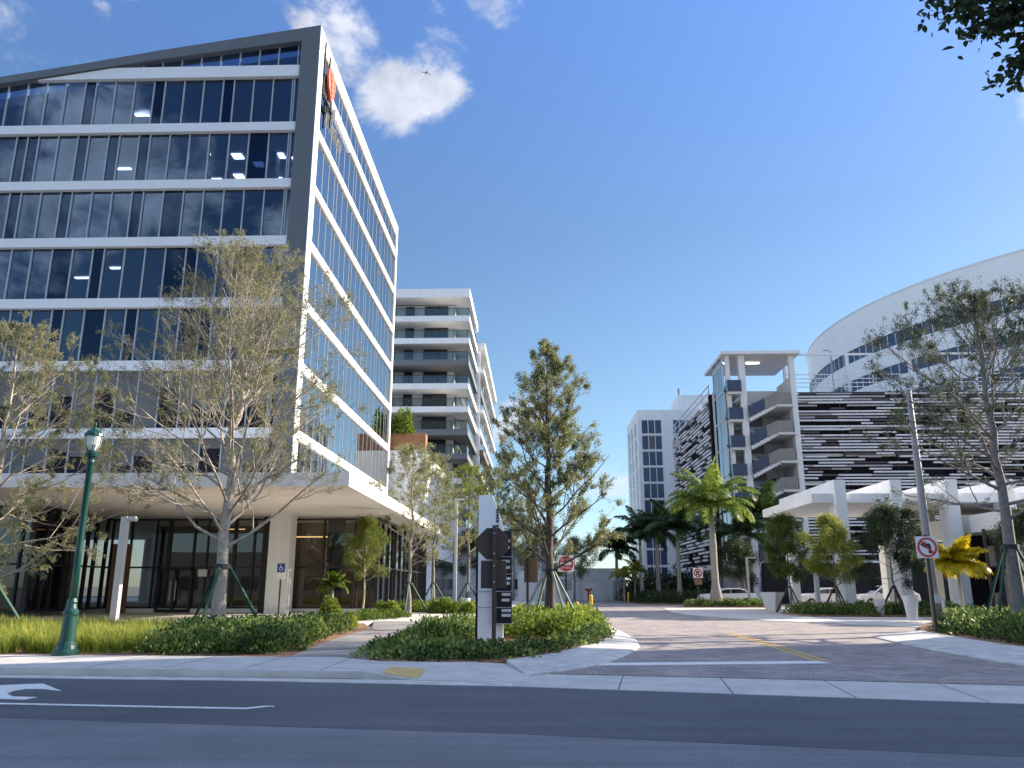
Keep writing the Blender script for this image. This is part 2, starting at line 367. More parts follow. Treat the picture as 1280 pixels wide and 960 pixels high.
# raised sidewalk and kerb on the left, dropping to the apron
SW = [(-60, 17.4), (-40, 16.9), (-20, 16.2), (-9.6, 15.45), (-4.85, 15.09), (-3.15, 14.95)]
struct('sidewalk', MB().prism(SW + [(-3.15, 17.0), (-4.2, 17.9), (-11.9, 18.35), (-20, 18.8), (-40, 19.4), (-60, 19.9)], -.02, .13), 'concrete')
def ramp_z(x, y):
    t = min(1, max(0, (x + 3.15) / 1.1)); yf = np.interp(x, [-3.15, -.39, .31], [14.95, 14.45, 14.40]); yb = np.interp(x, [-3.15, -2.2, -1.7, -.5, .31], [17.0, 16.85, 16.75, 17.4, 18.6])
    v = min(1, max(0, (y - yf) / 1.5)); t = t * t * (3 - 2 * t)
    e = min(1, max(0, (x + 1.6) / 1.5)); e = e * e * (3 - 2 * e)
    return .13 - .115 * t * (1 - v * (1 - .9 * e))
def ramp_sheet(xs, f0, f1, n, dz):
    m = MB()
    for x in xs:
        for q in range(n + 1):
            y = f0(x) + (f1(x) - f0(x)) * q / n; m.v.append((x, y, ramp_z(x, y) + dz))
    for a in range(len(xs) - 1):
        for q in range(n): k = a * (n + 1) + q; m.f.append((k, k + n + 1, k + n + 2, k + 1))
    if dz == 0:
        b = len(m.v)
        for x in xs: m.v.append((x, f0(x), -.02))
        for a in range(len(xs) - 1): m.f.append((a * (n + 1), b + a, b + a + 1, (a + 1) * (n + 1)))
    return m
struct('sidewalk_ramp', ramp_sheet(np.linspace(-3.149, -.1, 20), lambda x: float(np.interp(x, [-3.15, -.39, .31], [14.95, 14.45, 14.35])), lambda x: float(np.interp(x, [-3.15, -2.2, -1.7, -.5, .31], [17.0, 16.87, 16.77, 17.45, 18.8])), 8, 0), 'concrete')
KT = SW
struct('kerb_top', MB().prism(shift(KT, .004) + shift(KT, .17)[::-1], .128, .136), 'kerb')
struct('gutter_dirt_seam', MB().prism(shift(KT, -.05) + shift(KT, -.012)[::-1], .010, .0125), 'mulch')
sj = MB()
for i in range(30):
    x = -3.9 - 1.5 * i; yk = float(np.interp(x, [p[0] for p in SW], [p[1] for p in SW])) + .17; yb = float(np.interp(x, [-60, -40, -20, -11.9, -4.2], [19.9, 19.4, 18.8, 18.35, 17.9])); sj.box(x, x + .018, yk, yb, .130, .1315)
sj.prism(shift(KT, .172) + shift(KT, .186)[::-1], .130, .1318)
struct('sidewalk_joint_lines', sj, 'dark')
struct('tactile_pad', ramp_sheet(np.linspace(-2.75, -2.05, 8), lambda x: 15.0 - .18 * (x + 2.75), lambda x: 15.95 - .18 * (x + 2.75), 6, .006), 'pad')
# brick driveway with its dark drain edge
DR = [(.31, 15.85), (4.0, 15.15), (8.06, 14.26), (14.6, 12.3), (22, 9.9), (34, 9.9), (34, 30), (26, 40), (26, 120), (2.2, 120), (2.2, 40), (2.2, 20)]
struct('driveway', MB().prism(DR, -.02, .010), 'brick')
struct('drain_strip', MB().prism([(.25, 15.80), (4.0, 15.10), (8.06, 14.21), (14.6, 12.25), (22, 9.85), (22, 9.92), (14.6, 12.33), (8.06, 14.29), (4.0, 15.18), (.31, 15.88)], .010, .016), 'dark')
struct('stop_bar_marking', MB().prism([(1.24, 17.5), (6.3, 18.13), (6.2, 18.66), (1.22, 18.05)], .010, .014), 'paint')
yl = MB()
for dx in (0, .24):
    yl.prism([(6.10 + dx, 18.75), (6.22 + dx, 18.75), (6.55 + dx, 24), (6.72 + dx, 29.5), (6.60 + dx, 29.5), (6.43 + dx, 24)], .010, .014)
struct('yellow_centre_lines', yl, 'ypaint')
# island: wide flat concrete kerb ribbon round a mulch bed
OUT = [(-.2, 15.6), (.6, 16.3), (1.54, 18.0), (2.25, 20.2), (2.83, 22.8), (3.06, 25.5), (3.10, 28.9), (3.05, 34), (3.0, 46)]
INN = [(-2.2, 16.85), (-1.73, 16.75), (-.49, 17.5), (.35, 18.9), (1.0, 20.7), (1.8, 23.2), (2.3, 25.6), (2.5, 28), (2.6, 34), (2.55, 46)]
def ribbon(a, b, za, zb):
    m = MB(); n = 40
    def res(p):
        p = np.array(p); d = np.concatenate([[0], np.cumsum(np.linalg.norm(np.diff(p, axis=0), axis=1))]); t = np.linspace(0, d[-1], n + 1)
        return np.stack([np.interp(t, d, p[:, 0]), np.interp(t, d, p[:, 1])], -1)
    A, B = res(a), res(b)
    for k in range(n + 1):
        m.v += [(*A[k], -.02), (*A[k], za), (*(A[k] * .93 + B[k] * .07), za + .02), (*B[k], zb), (*B[k], -.02)]
    for k in range(n):
        for q in range(4): i = 5 * k; m.f.append((i + q, i + q + 1, i + q + 6, i + q + 5))
    m.f += [(0, 1, 2, 3, 4), (5 * n + 4, 5 * n + 3, 5 * n + 2, 5 * n + 1, 5 * n)]
    return m
struct('island_kerb', ribbon(OUT, [(-.6, 17.35)] + INN[3:], .03, .134), 'kerb')
struct('island_mulch', MB().prism(INN + [(-1.0, 46), (-1.0, 33), (-3.2, 31), (-3.9, 24), (-3.6, 17.2)], -.02, .12), 'mulch')
# footpath and plaza
def strip(a, b, z, n=40):
    m = MB()
    def res(p):
        p = np.array(p, float); d = np.concatenate([[0], np.cumsum(np.linalg.norm(np.diff(p, axis=0), axis=1))]); t = np.linspace(0, d[-1], n + 1)
        return np.stack([np.interp(t, d, p[:, 0]), np.interp(t, d, p[:, 1])], -1)
    A, B = res(a), res(b)
    for k in range(n + 1): m.v += [(*A[k], -.02), (*A[k], z), (*B[k], z), (*B[k], -.02)]
    for k in range(n):
        for q in range(3): i = 4 * k; m.f.append((i + q, i + q + 1, i + q + 5, i + q + 4))
    return m
struct('footpath', strip([(-5.3, 17.96), (-5.8, 24), (-5.9, 30), (-7.0, 36)], [(-3.15, 16.98), (-3.62, 17.6), (-3.9, 24), (-3.2, 31), (-1.0, 33), (-1.0, 36)], .129), 'pathp')
struct('plaza', MB().prism([(-60, 34), (-7.0, 34), (-7.0, 36), (-1.0, 36), (-1.0, 46), (2.55, 46), (3.0, 46), (3.0, 120), (-60, 120)], -.02, .126), 'plaza')
struct('left_bed_mulch', MB().prism([(-60, 19.9), (-40, 19.4), (-20, 18.8), (-11.9, 18.35), (-5.25, 17.98), (-5.8, 24), (-5.9, 30), (-7.0, 34), (-60, 34)], -.02, .124), 'mulch')
# right side: kerb ribbon, bed, walkway
struct('right_kerb', ribbon([(10.8, 27.2), (10.0, 21.5), (9.9, 17.4), (11.0, 13.6), (30, 8)], [(13.2, 29), (12.7, 26), (12.2, 22), (12.4, 19), (14.0, 15.5), (30, 12)], .04, .134), 'kerb')
struct('right_bed_mulch', MB().prism([(13.2, 29), (12.7, 26), (12.2, 22), (12.4, 19), (14.0, 15.5), (30, 12), (30, 37), (17.5, 37), (15.0, 33)], -.02, .12), 'mulch')
struct('right_walkway', strip([(15.2, 33.4), (13.4, 36.24), (10.9, 39.5), (8.8, 47), (8.6, 53), (9.5, 62)], [(17.3, 36.8), (18, 38), (19, 41), (22, 48), (24, 54), (26, 62)], .036), 'plaza')
struct('drop_off_court', MB().prism([(18.2, 37), (60, 37), (60, 62), (25, 62)], -.02, .030), 'plaza')
struct('canopy_bed_mulch', MB().prism([(14.6, 44.5), (24, 43.5), (24, 49), (14.4, 49.2)], -.02, .12), 'mulch')
struct('palm_bed_mulch', MB().prism([(12.2, 65), (18.5, 65), (18.5, 67.5), (12.0, 67.5)], -.02, .12), 'mulch')
struct('far_bed_mulch', MB().prism([(10.4, 74), (17, 74), (17, 100), (9.2, 100)], -.02, .12), 'mulch')

# ================================================================== OFFICE BUILDING, LEFT
ob = thing('office_building', 'tall glass office block with white floor bands, grey sloping frame and broad white canopy', 'office building', (-12.4, 41, 0))
XR, YF, YB, XL = -12.65, 41.0, 69.0, -54.0
ZB = [9.47, 13.2, 16.8, 20.45, 24.0, 27.65]            # floor band centres
HB = .27
def roofz(x): return 34.3 + .165 * (x + 12.84)
def innz(x): return np.interp(x, [-54, -31.7, -22.2, -13.6], [27.2, 30.71, 32.21, 33.3])
fr = MB()
fr.prism([(XL, roofz(XL)), (XL, 27.2), (-31.7, 30.71), (-22.2, 32.21), (-13.75, 33.3), (-12.65, 33.3), (-12.65, 34.35), (-17.5, 33.56), (-22.26, 32.8), (-27, 31.95)], YF, YF + .9, 'y')
fr.box(-13.75, XR, YF, YF + .9, 6.15, 33.3)
fr.build('frame', 'frame', ob)
MB().box(XR, XR + .04, YF, YF + .9, 6.18, 34.3).build('corner_trim', 'band', ob)
rf = MB().prism([(XL, 26.4), (XL, 27.0), (-12.8, 33.1), (-12.8, 32.5)], YF + .9, YB - .3, 'y'); rf.build('roof', 'roofm', ob)
pr = MB(); pr.box(XR - .35, XR, YF + .9, YB, 33.25, 34.35); pr.build('parapet', 'cream', ob)
pe = MB(); pe.box(XR - .4, XR, YB - .5, YB, 6.15, 33.25); pe.build('end_post', 'cream', ob)
MB().box(XL, XL + 1, YF + .9, YB, 6.2, 27).build('wall', 'frame', ob)
MB().box(XL, XR - .5, YB - .45, YB - .1, 6.2, 33).build('wall', 'frame', ob)
# bands: front and side of each storey
for z in ZB:
    b = MB(); b.box(XL, -13.75, YF + .12, YF + .5, z - HB, z + HB); b.build('floor_band', 'band', ob)
    b = MB(); b.box(XR - .2, XR + .02, YF + .9, YB - .5, z - HB, z + HB); b.build('floor_band', 'band', ob)
b = MB().prism([(-29.6, 30.98), (-13.75, 30.98), (-13.75, 31.72), (-25.0, 31.72)], YF + .12, YF + .5, 'y'); b.build('floor_band', 'band', ob)
b = MB().box(XR - .2, XR + .02, YF + .9, YB - .5, 30.98, 31.6); b.build('floor_band', 'band', ob)
# interior slabs, core
ins = MB()
for z in ZB + [6.0]:
    ins.box(XL + 1, XR - .7, YF + .7, YB - .5, z - .22, z + .2)
ins.build('floor_slab', 'floor', ob)
co_ = MB(); co_.box(-46, -19, 50, 59, 6.3, 27); co_.box(-24, -23.6, 42.8, 50, 6.3, 29); co_.box(-33, -32.6, 43.5, 50, 6.3, 27)
for x in (-16, -22, -28, -34, -40): co_.box(x - .35, x + .35, 43.6, 44.3, 6.2, 29.5)
co_.build('interior_wall', 'core', ob)
# ribbon windows of the front: one per storey with its mullions
LV = [6.2] + ZB + [31.2]
for k in range(7):
    z0 = LV[k] + HB; z1 = LV[k + 1] - HB
    if k == 6: z1 = 30.98
    x0, x1 = -48.0, -13.75
    g = MB()
    if k < 6: g.quad((x0, YF + .42, z0), (x1, YF + .42, z0), (x1, YF + .42, z1), (x0, YF + .42, z1))
    else: g.quad((x0, YF + .42, z0), (x1, YF + .42, z0), (x1, YF + .42, z1), (-30.0, YF + .42, z1), (x0, YF + .42, innz(x0) + .15))
    w = g.build('ribbon_window', 'g_front' if k >= 2 else 'gdark', ob)
    m = MB(); x = x1 - .45; rr = random.Random(40 + k); xs = [x1]; i = 0
    m.box(x1 - .38, x1 - .3, YF + .36, YF + .5, z0, z1)
    while x > x0:
        zt = min(z1, innz(x) + .1) if k == 6 else z1
        if zt > z0: m.box(x - .035, x + .035, YF + .33, YF + .5, z0, zt)
        xs.append(x); i += 1
        x -= .66 if i % rr.choice((4, 5)) == 0 else 1.17
    m.build('mullions', 'mull', w)
    if k >= 2:
        for a, c in zip(xs[1:-1], xs[2:]):
            if (a - c < .9 or rr.random() < .12) and not (k == 6 and c < -29): MB().quad((c + .036, YF + .412, z0), (a - .036, YF + .412, z0), (a - .036, YF + .412, z1), (c + .036, YF + .412, z1)).build('dark_pane', 'g_pane', w)
        bl = MB()
        for a, c in zip(xs[1:-1], xs[2:]):
            if rr.random() < .5:
                d = rr.choice((.35, .5, .5, .9, 1.6, 4.0, 4.0)) ; zz = max(z0 + .02, z1 - d)
                if k == 6 and c < -29: continue
                bl.quad((c + .05, YF + .62, zz), (a - .05, YF + .62, zz), (a - .05, YF + .62, z1), (c + .05, YF + .62, z1))
        bl.build('roller_blinds', 'blind', w)
    else:      # the two parking storeys behind dull metal panels with openings
        pn = MB(); nn = 0
        for a, c in zip(xs[1:-1], xs[2:]):
            nn += 1; lo = z0 + .02
            if rr.random() < .65: lo = z0 + rr.choice((.9, 1.3, 1.8, 2.2))
            pn.box(c + .04, a - .04, YF + .36, YF + .40, lo, z1 - .02)
        pn.build('metal_panels', 'mesh', w)
# clerestory above the top band
g = MB().quad((-24.6, YF + .42, 31.74), (-13.75, YF + .42, 31.74), (-13.75, YF + .42, 33.4), (-22.2, YF + .42, 32.3)); w = g.build('ribbon_window', 'g_front', ob)
m = MB(); x = -14.0
while x > -23.5:
    m.box(x - .035, x + .035, YF + .33, YF + .5, 31.72, innz(x) + .05); x -= 1.17
m.build('mullions', 'mull', w)
# side windows
for k in range(8):
    z0 = (LV[k] + HB) if k < 7 else 31.6; z1 = (LV[k + 1] - HB) if k < 6 else (30.98 if k == 6 else 33.25)
    y1 = YB - .5 if k else 54.0
    g = MB().quad((XR - .12, YF + .9, z0), (XR - .12, y1, z0), (XR - .12, y1, z1), (XR - .12, YF + .9, z1)); w = g.build('ribbon_window', 'g_side', ob)
    m = MB(); y = YF + 1.3; i = 0
    while y < y1:
        m.box(XR - .13, XR - .10, y - .022, y + .022, z0, z1); i += 1; y += .75 if i % 4 == 0 else 1.4
    m.build('mullions', 'mull', w)
lv = MB(); y = 54.0
while y < YB - .5:
    lv.box(XR - .3, XR + .05, y, y + .07, 6.2, 9.2); y += .28
lv.box(XR - .3, XR - .2, 54, YB - .5, 7.6, 7.7)
lv.build('louver_screen', 'greypole', ob); MB().box(XR - .9, XR - .75, 54, YB - .5, 6.2, 9.2).build('louver_backing', 'core', ob)
# ceiling lights seen through the glass
for x, y, k in [(-19.5, 44, 5), (-18.2, 44, 5), (-17.2, 45, 5), (-15.6, 44, 5), (-15.0, 46, 5), (-19.0, 46.5, 5), (-16.6, 47, 5), (-14.6, 44.5, 5), (-18.0, 47.2, 5), (-20.6, 47, 5), (-26, 45.5, 5), (-24.7, 44.5, 6), (-28, 46, 3), (-25.0, 44.5, 3), (-30.5, 45, 2)]:
    z = (LV[k + 1] - .24) if k < 6 else 30.6
    wide = .62 if k == 5 and x > -22 else .9
    MB().box(x - wide / 2, x + wide / 2, y - .3, y + (.3 if wide < .8 else -.1), z - .05, z - .01).build('ceiling_light', 'lit', ob)
# canopy and its columns
cp = MB().prism([(XL, 32.6), (-7.6, 32.6), (-7.6, 71), (XL, 71)], 5.58, 6.16); cp.build('canopy', 'cream', ob)
for x, y in ((-14.5, 46.4), (-26.7, 45.6), (-38.0, 46.4)):
    MB().box(x - .6, x + .6, y - .6, y + .6, .12, 5.58).build('column', 'white' if x > -20 else 'stair', ob)
# ground floor shopfront
XS = -9.2
def shop(p0, p1, z0=.35, z1=5.5, step=1.15, thick=.09, mat='g_shop', seed=1):
    p0 = np.array(p0, float); p1 = np.array(p1, float); d = p1 - p0; Ln = np.linalg.norm(d); d /= Ln; nrm = np.array((-d[1], d[0]))
    g = MB().quad((*p0, z0), (*p1, z0), (*p1, z1), (*p0, z1)); w = g.build('shop_window', mat, ob)
    m = MB(); rr = random.Random(seed); t = 0.0
    while t < Ln:
        q = p0 + d * t; th = thick * rr.choice((.6, 1, 1.6)); a = q - nrm * .1 - d * th; c = q + nrm * .1 + d * th
        m.prism([tuple(q - nrm * .1 - d * th), tuple(q - nrm * .1 + d * th), tuple(q + nrm * .1 + d * th), tuple(q + nrm * .1 - d * th)], z0, z1)
        t += rr.choice((step, step * 1.3, step * .7))
    for z in (z0, 2.62, z1 - .12):
        a, c = p0 - nrm * .07, p1 - nrm * .07; e, f = p1 + nrm * .07, p0 + nrm * .07
        m.prism([tuple(a), tuple(c), tuple(e), tuple(f)], z, z + .1)
    m.build('mullions', 'dark', w); return w
shop((-25, 47.5), (-16.0, 47.5), seed=2, thick=.06); shop((-14.2, 47.5), (XS, 47.5), seed=5, step=1.4, thick=.035); shop((XS, 47.5), (XS, 69), seed=6, step=1.5, thick=.04)
shop((-25, 39.8), (-25, 47.5), seed=7); shop((-50, 39.8), (-25, 39.8), seed=8)
MB().box(-16.0, -14.2, 47.4, 47.7, .12, 5.58).build('wall', 'dark', ob)
MB().box(XL, XS + .12, 47.42, 69.2, .1, .35).build('plinth', 'cream', ob)
MB().box(-25.0, -16.5, 53.5, 53.7, .35, 5.5).build('interior_wall', 'core', ob)
MB().box(-16.0, -9.9, 51.0, 51.2, .35, 5.5).build('interior_wall', 'tan', ob)
MB().box(-12.2, -11.2, 47.56, 47.75, .35, 5.5).build('interior_wall', 'black', ob)
MB().box(-50, -25.5, 44.0, 44.2, .3, 5.5).build('interior_wall', 'gdark', ob)
MB().box(-24.6, -23.6, 46.9, 47.2, .13, 4.0).build('wood_panel', 'woodpan', ob)
MB().box(-15.4, -12.5, 50.2, 50.35, 4.55, 4.62).build('warm_light', 'warm', ob)
MB().box(-19.6, -18.2, 50.4, 50.5, 5.05, 5.10).build('warm_light', 'warm', ob)
dr = MB()
for x in (-21.9, -20.95, -20.0):
    dr.box(x - .06, x + .06, 47.25, 47.42, .13, 2.6)
dr.box(-21.96, -19.94, 47.25, 47.42, 2.5, 2.68); dr.box(-21.96, -19.94, 47.28, 47.4, .13, .32)
d = dr.build('entrance_door', 'dark', ob)
hd = MB(); hd.box(-21.12, -21.08, 47.12, 47.2, .8, 1.9); hd.box(-20.82, -20.78, 47.12, 47.2, .8, 1.9); hd.build('handle', 'steel', d)
MB().box(-19.6, -19.1, 47.28, 47.36, 2.15, 2.55).build('notice_plate', 'swhite', ob)

# red shield emblem on brackets high on the sunlit side
lg = thing('emblem_sign', 'red shield emblem on dark brackets high on the sunlit glass side of the office block', 'sign', (XR + .3, 43.0, 31.0))
sh = MB().prism([(42.2, 32.2), (42.6, 32.5), (43.2, 32.5), (43.6, 32.2), (43.75, 31.7), (43.5, 31.0), (42.95, 30.35), (42.4, 31.0), (42.1, 31.7)], XR + .22, XR + .38, 'x'); sh.build('emblem', 'logo', lg, bevel=.04)
tx = MB()
for i in range(4):
    tx.prism([(42.5 + .06 * i, 32.0 - .36 * i), (42.9, 31.75 - .36 * i), (43.3 - .06 * i, 32.0 - .36 * i), (42.9, 31.9 - .36 * i)], XR + .38, XR + .42, 'x')
tx.build('emblem_relief', 'orange', lg)
bk = MB()
for y, z in ((42.0, 33.9), (43.1, 33.6), (43.9, 33.0)): bk.box(XR + .05, XR + .14, y - .05, y + .05, z - 3.8, z)
for z in (30.2, 31.6): bk.box(XR, XR + .2, 41.9, 44.0, z, z + .08)
bk.build('bracket', 'dark', lg)
lt = MB()
for i in range(8):
    y = 44.3 + i * .55; lt.box(XR + .1, XR + .3, y, y + .32, 30.15, 30.75 + (i % 3) * .12)
lt.build('letters', 'swhite', lg)

# ================================================================== APARTMENT BUILDING BEHIND
ap = thing('apartment_building', 'white apartment block with stacked wraparound glass balconies behind the office block', 'apartment building', (-14, 100, 0))
XC = -8.4
MB().box(-40, -10.6, 103, 116, 0, 38.8).build('wall', 'conb', ap)
MB().box(-40, -9.8, 116, 152, 0, 36.0).build('wall', 'conb', ap)
MB().box(-42, XC, 100, 115.5, 38.9, 40.1).build('roof', 'white', ap)
MB().box(-42, -7.3, 115.6, 152.5, 36.3, 37.3).build('roof', 'white', ap)
for k in range(10):
    z = 36.3 - 3.07 * k; dk = k in (2, 5, 6)
    sm = 'condg' if dk else 'white'; dep = 99.6 if dk else 100.0
    MB().box(-42, XC, dep, 115.5, z - .75, z).build('balcony_slab', sm, ap)
    if k: MB().box(-42, -7.4 if k % 2 else -7.9, 115.55, 152, z - .65, z).build('balcony_slab', sm if k % 3 == 2 else 'white', ap)
    rl = MB(); rl.quad((-42, dep + .12, z), (XC - .1, dep + .12, z), (XC - .1, dep + .12, z + 1.05), (-42, dep + .12, z + 1.05))
    rl.quad((XC - .1, dep + .12, z), (XC - .1, 115.4, z), (XC - .1, 115.4, z + 1.05), (XC - .1, dep + .12, z + 1.05))
    if k: rl.quad((-7.9, 115.7, z), (-7.9, 152, z), (-7.9, 152, z + 1.05), (-7.9, 115.7, z + 1.05))
    r_ = rl.build('balcony_railing', 'g_rail', ap)
    po = MB(); po.box(-42, XC - .06, dep + .08, dep + .16, z + 1.05, z + 1.11); po.box(XC - .14, XC - .06, dep + .1, 115.4, z + 1.05, z + 1.11)
    for x in np.arange(-20, XC, 1.9): po.box(x - .03, x + .03, dep + .08, dep + .16, z, z + 1.05)
    po.build('handrail', 'dark', r_)
    for x0, x1, zz in ((-17.3, -16.2, 2.2), (-14.7, -11.6, 2.25), (-24, -20, 2.2)):
        wn = MB(); wn.quad((x0, 102.94, z + .05), (x1, 102.94, z + .05), (x1, 102.94, z + zz), (x0, 102.94, z + zz)); w = wn.build('window', 'carg', ap)
        fm = MB()
        for x in np.linspace(x0, x1, 2 if x1 - x0 < 1.5 else 4): fm.box(x - .05, x + .05, 102.86, 102.93, z + .05, z + zz)
        fm.box(x0, x1, 102.86, 102.93, z + zz, z + zz + .08); fm.build('frame', 'dark', w)
    for y0 in (104.5, 110.5, 119, 126, 133, 140, 147):
        if k == 0 and y0 > 115: continue
        xw = -10.54 if y0 < 115 else -9.74
        MB().quad((xw, y0, z + .05), (xw, y0 + 3.2, z + .05), (xw, y0 + 3.2, z + 2.2), (xw, y0, z + 2.2)).build('window', 'carg', ap)
fin = MB()
for y in (115.5, 124, 132, 140, 148): fin.box(-9.8, -8.0, y, y + .25, 6, 36)
fin.build('fin_wall', 'white', ap)

# white podium with roof terrace between the two
pd = thing('podium_building', 'low white podium block between office block and apartment block with roof terrace', 'building', (-11, 72, 0))
MB().box(-34, -9.6, 70, 96, .1, 13.3).build('wall', 'white', pd)
MB().box(-9.598, -9.5, 76, 95, .1, 4.2).build('shop_window', 'carg', pd)
tr_ = MB(); tr_.box(-14, -9.5, 69.9, 70, 8.6, 8.75); tr_.box(-9.6, -9.5, 70, 96, 8.6, 8.75); tr_.build('ledge', 'band', pd)
MB().box(-10.9, -10.0, 69.85, 69.99, .1, 3.1).build('door', 'dark', pd)
wp = tag(MB().box(-13.6, -9.7, 70.3, 71.6, 13.3, 14.9).build('wood_planter', 'wood'), 'long brown wooden planter on the white podium roof', 'planter')

# ================================================================== HOTEL TOWER, RIGHT DISTANCE
ht = thing('hotel_tower', 'tall white tower with stacked three-pane windows at the far end of the street', 'tower', (30, 160, 0))
MB().box(20.8, 60, 158, 177, 0, 36).build('wall', 'white', ht)
MB().box(29.5, 38, 160, 170, 36, 39.5).build('penthouse', 'white', ht)
MB().tube([(29.8, 160.5, 39), (29.8, 160.5, 41)], .25, 8).build('vent_pipe', 'greypole', ht)
for k in range(11):
    zt = 33.9 - 3.2 * k; zb = zt - 2.75
    if zb < 1: continue
    for x0 in (21.5, 27.8, 34.1):
        w = MB().quad((x0, 157.96, zb), (x0 + 4, 157.96, zb), (x0 + 4, 157.96, zt), (x0, 157.96, zt)).build('window', 'hglass', ht)
        if (k * 7 + int(x0)) % 4 == 0: MB().box(x0 + 1.4, x0 + 2.6, 157.93, 157.955, zb, zt).build('curtain', 'mesh', w)
        f = MB()
        for x in (x0, x0 + 1.33, x0 + 2.66, x0 + 4): f.box(x - .06, x + .06, 157.88, 157.95, zb, zt)
        f.box(x0 - .1, x0 + 4.1, 157.85, 157.95, zb - .3, zb); f.build('frame', 'white', w)
    for y0 in (161, 167, 172):
        MB().box(20.74, 20.8, y0, y0 + 2.2, zb, zt).build('window', 'carg', ht)

# ================================================================== PARKING GARAGE WITH LOUVRES
pg = thing('parking_garage', 'multi-storey parking garage clad in rows of silver and brown horizontal slats', 'parking garage', (30, 94, 0))
GX0, GX1 = 29.9, 78
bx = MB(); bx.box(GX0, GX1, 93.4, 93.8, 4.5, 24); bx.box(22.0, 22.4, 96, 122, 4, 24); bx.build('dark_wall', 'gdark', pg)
dk = MB()
for k in range(7): dk.box(21.8, GX1, 93.0, 124, 3.4 + 3.2 * k, 3.75 + 3.2 * k)
dk.build('deck', 'stair', pg)
rr = random.Random(3)
sl_ = {'slatw': MB(), 'slatg': MB(), 'slatb': MB()}
z = 5.0; row = 0
while z < 23.7:
    x = GX0 - rr.random() * 3
    while x < GX1 - 1:
        ln = rr.uniform(1.2, 4.2); mt = rr.choices(('slatw', 'slatg', 'slatb', None), (.50, .16, .18, .16))[0]
        a = max(x, GX0); c = min(x + ln, GX1)
        if mt and c - a > .3: sl_[mt].box(a, c - .05, 92.3, 92.6, z, z + .18)
        x += ln
    z += .355; row += 1
# side facing the street
z = 4.6; row = 0
while z < 23.6:
    y = 95 - rr.random() * 3
    while y < 122:
        ln = rr.uniform(1.1, 3.0); mt = rr.choices(('slatw', 'slatg', 'slatb', None), (.55, .06, .05, .34))[0]
        a = max(y, 95); c = min(y + ln, 122)
        if mt and c - a > .3: sl_[mt].box(21.2, 21.45, a, c - .06, z, z + .25)
        y += ln
    z += .46; row += 1
for kname, b in sl_.items(): b.build('slat_screen', kname, pg)
ps = MB()
for x in np.arange(GX0, GX1, 6.0): ps.box(x, x + .12, 92.75, 92.95, 4, 24)
for y in np.arange(95, 122, 5.0): ps.box(21.55, 21.7, y, y + .12, 4, 24)
ps.build('screen_post', 'dark', pg)
MB().box(21.1, 21.9, 94.3, 94.9, 4, 24).build('corner_post', 'gdark', pg)
rl = MB()
for z in (24.4, 24.9, 25.4, 25.9): rl.box(GX0, GX1, 92.6, 92.7, z, z + .09)
for x in np.arange(GX0, GX1, 3.4): rl.box(x, x + .1, 92.6, 92.72, 24, 26)
rl.box(GX0, GX1, 93.6, 93.75, 28.6, 28.85)
for x in np.arange(GX0 + .1, GX1, 7.5): rl.box(x, x + .3, 93.5, 93.85, 24, 28.6)
for z in (24.4, 25.2): rl.box(21.2, 21.3, 95, 122, z, z + .1)
for y in np.arange(95, 122, 4): rl.box(21.2, 21.3, y, y + .12, 23.8, 25.3)
rl.build('roof_railing', 'slatw', pg)
bs = MB()
for x in (22.5, 27, 33, 39, 46, 53): bs.box(x, x + 1.0, 92.5, 93.5, 0, 3.4)
for y in (97, 104, 111, 118): bs.box(21.4, 22.3, y, y + .8, 0, 3.4)
bs.build('column', 'stairw', pg)
MB().box(21.3, GX1, 91.6, 92.2, 3.3, 4.3).build('fascia', 'white', pg)
MB().box(21.0, 21.3, 92.2, 123, 3.3, 4.1).build('fascia', 'white', pg)
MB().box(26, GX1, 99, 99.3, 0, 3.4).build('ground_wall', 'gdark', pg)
# lamp on the roof deck
tag(MB().tube([(37.5, 98, 24), (37.5, 98, 30.4), (37.2, 98, 30.5), (36.6, 98, 30.5)], .08, 6).build('roof_lamp', 'greypole'), 'thin dark lamp post standing on the roof deck of the slatted garage', 'street lamp')

# stair tower
stw = thing('stair_tower', 'open white stair tower with zigzag flights and dark balcony panels beside the slatted garage', 'stair tower', (25, 88, 0))
fh, ztop = 3.15, 24.0
MB().prism([(21.3, 87.2), (30.0, 87.2), (30.0, 97), (21.3, 97)], 27.0, 27.35).build('roof', 'stairw', stw)
cl_ = MB()
for x, y, w in ((23.2, 87.9, .7), (28.9, 88.0, .6), (21.75, 88.0, .45)): cl_.box(x, x + w, y, y + .6, 0, 27)
cl_.build('column', 'stairw', stw)
MB().box(21.4, 29.6, 93.6, 94.0, 0, 24.2).build('wall', 'stairw', stw); MB().box(29.0, 29.5, 89, 93.5, 0, 24.6).build('wall', 'stairw', stw)
sg_ = MB(); sg_.box(21.5, 21.6, 88.6, 93.4, 4, 27)
sg_.build('glass_strip', 'g_side', stw)
gm = MB()
for k in range(8): gm.box(21.45, 21.62, 88.5, 93.5, 4 + fh * k, 4.18 + fh * k)
for y in (88.5, 91, 93.4): gm.box(21.45, 21.62, y, y + .12, 4, 27)
gm.build('glass_frame', 'stairw', stw)
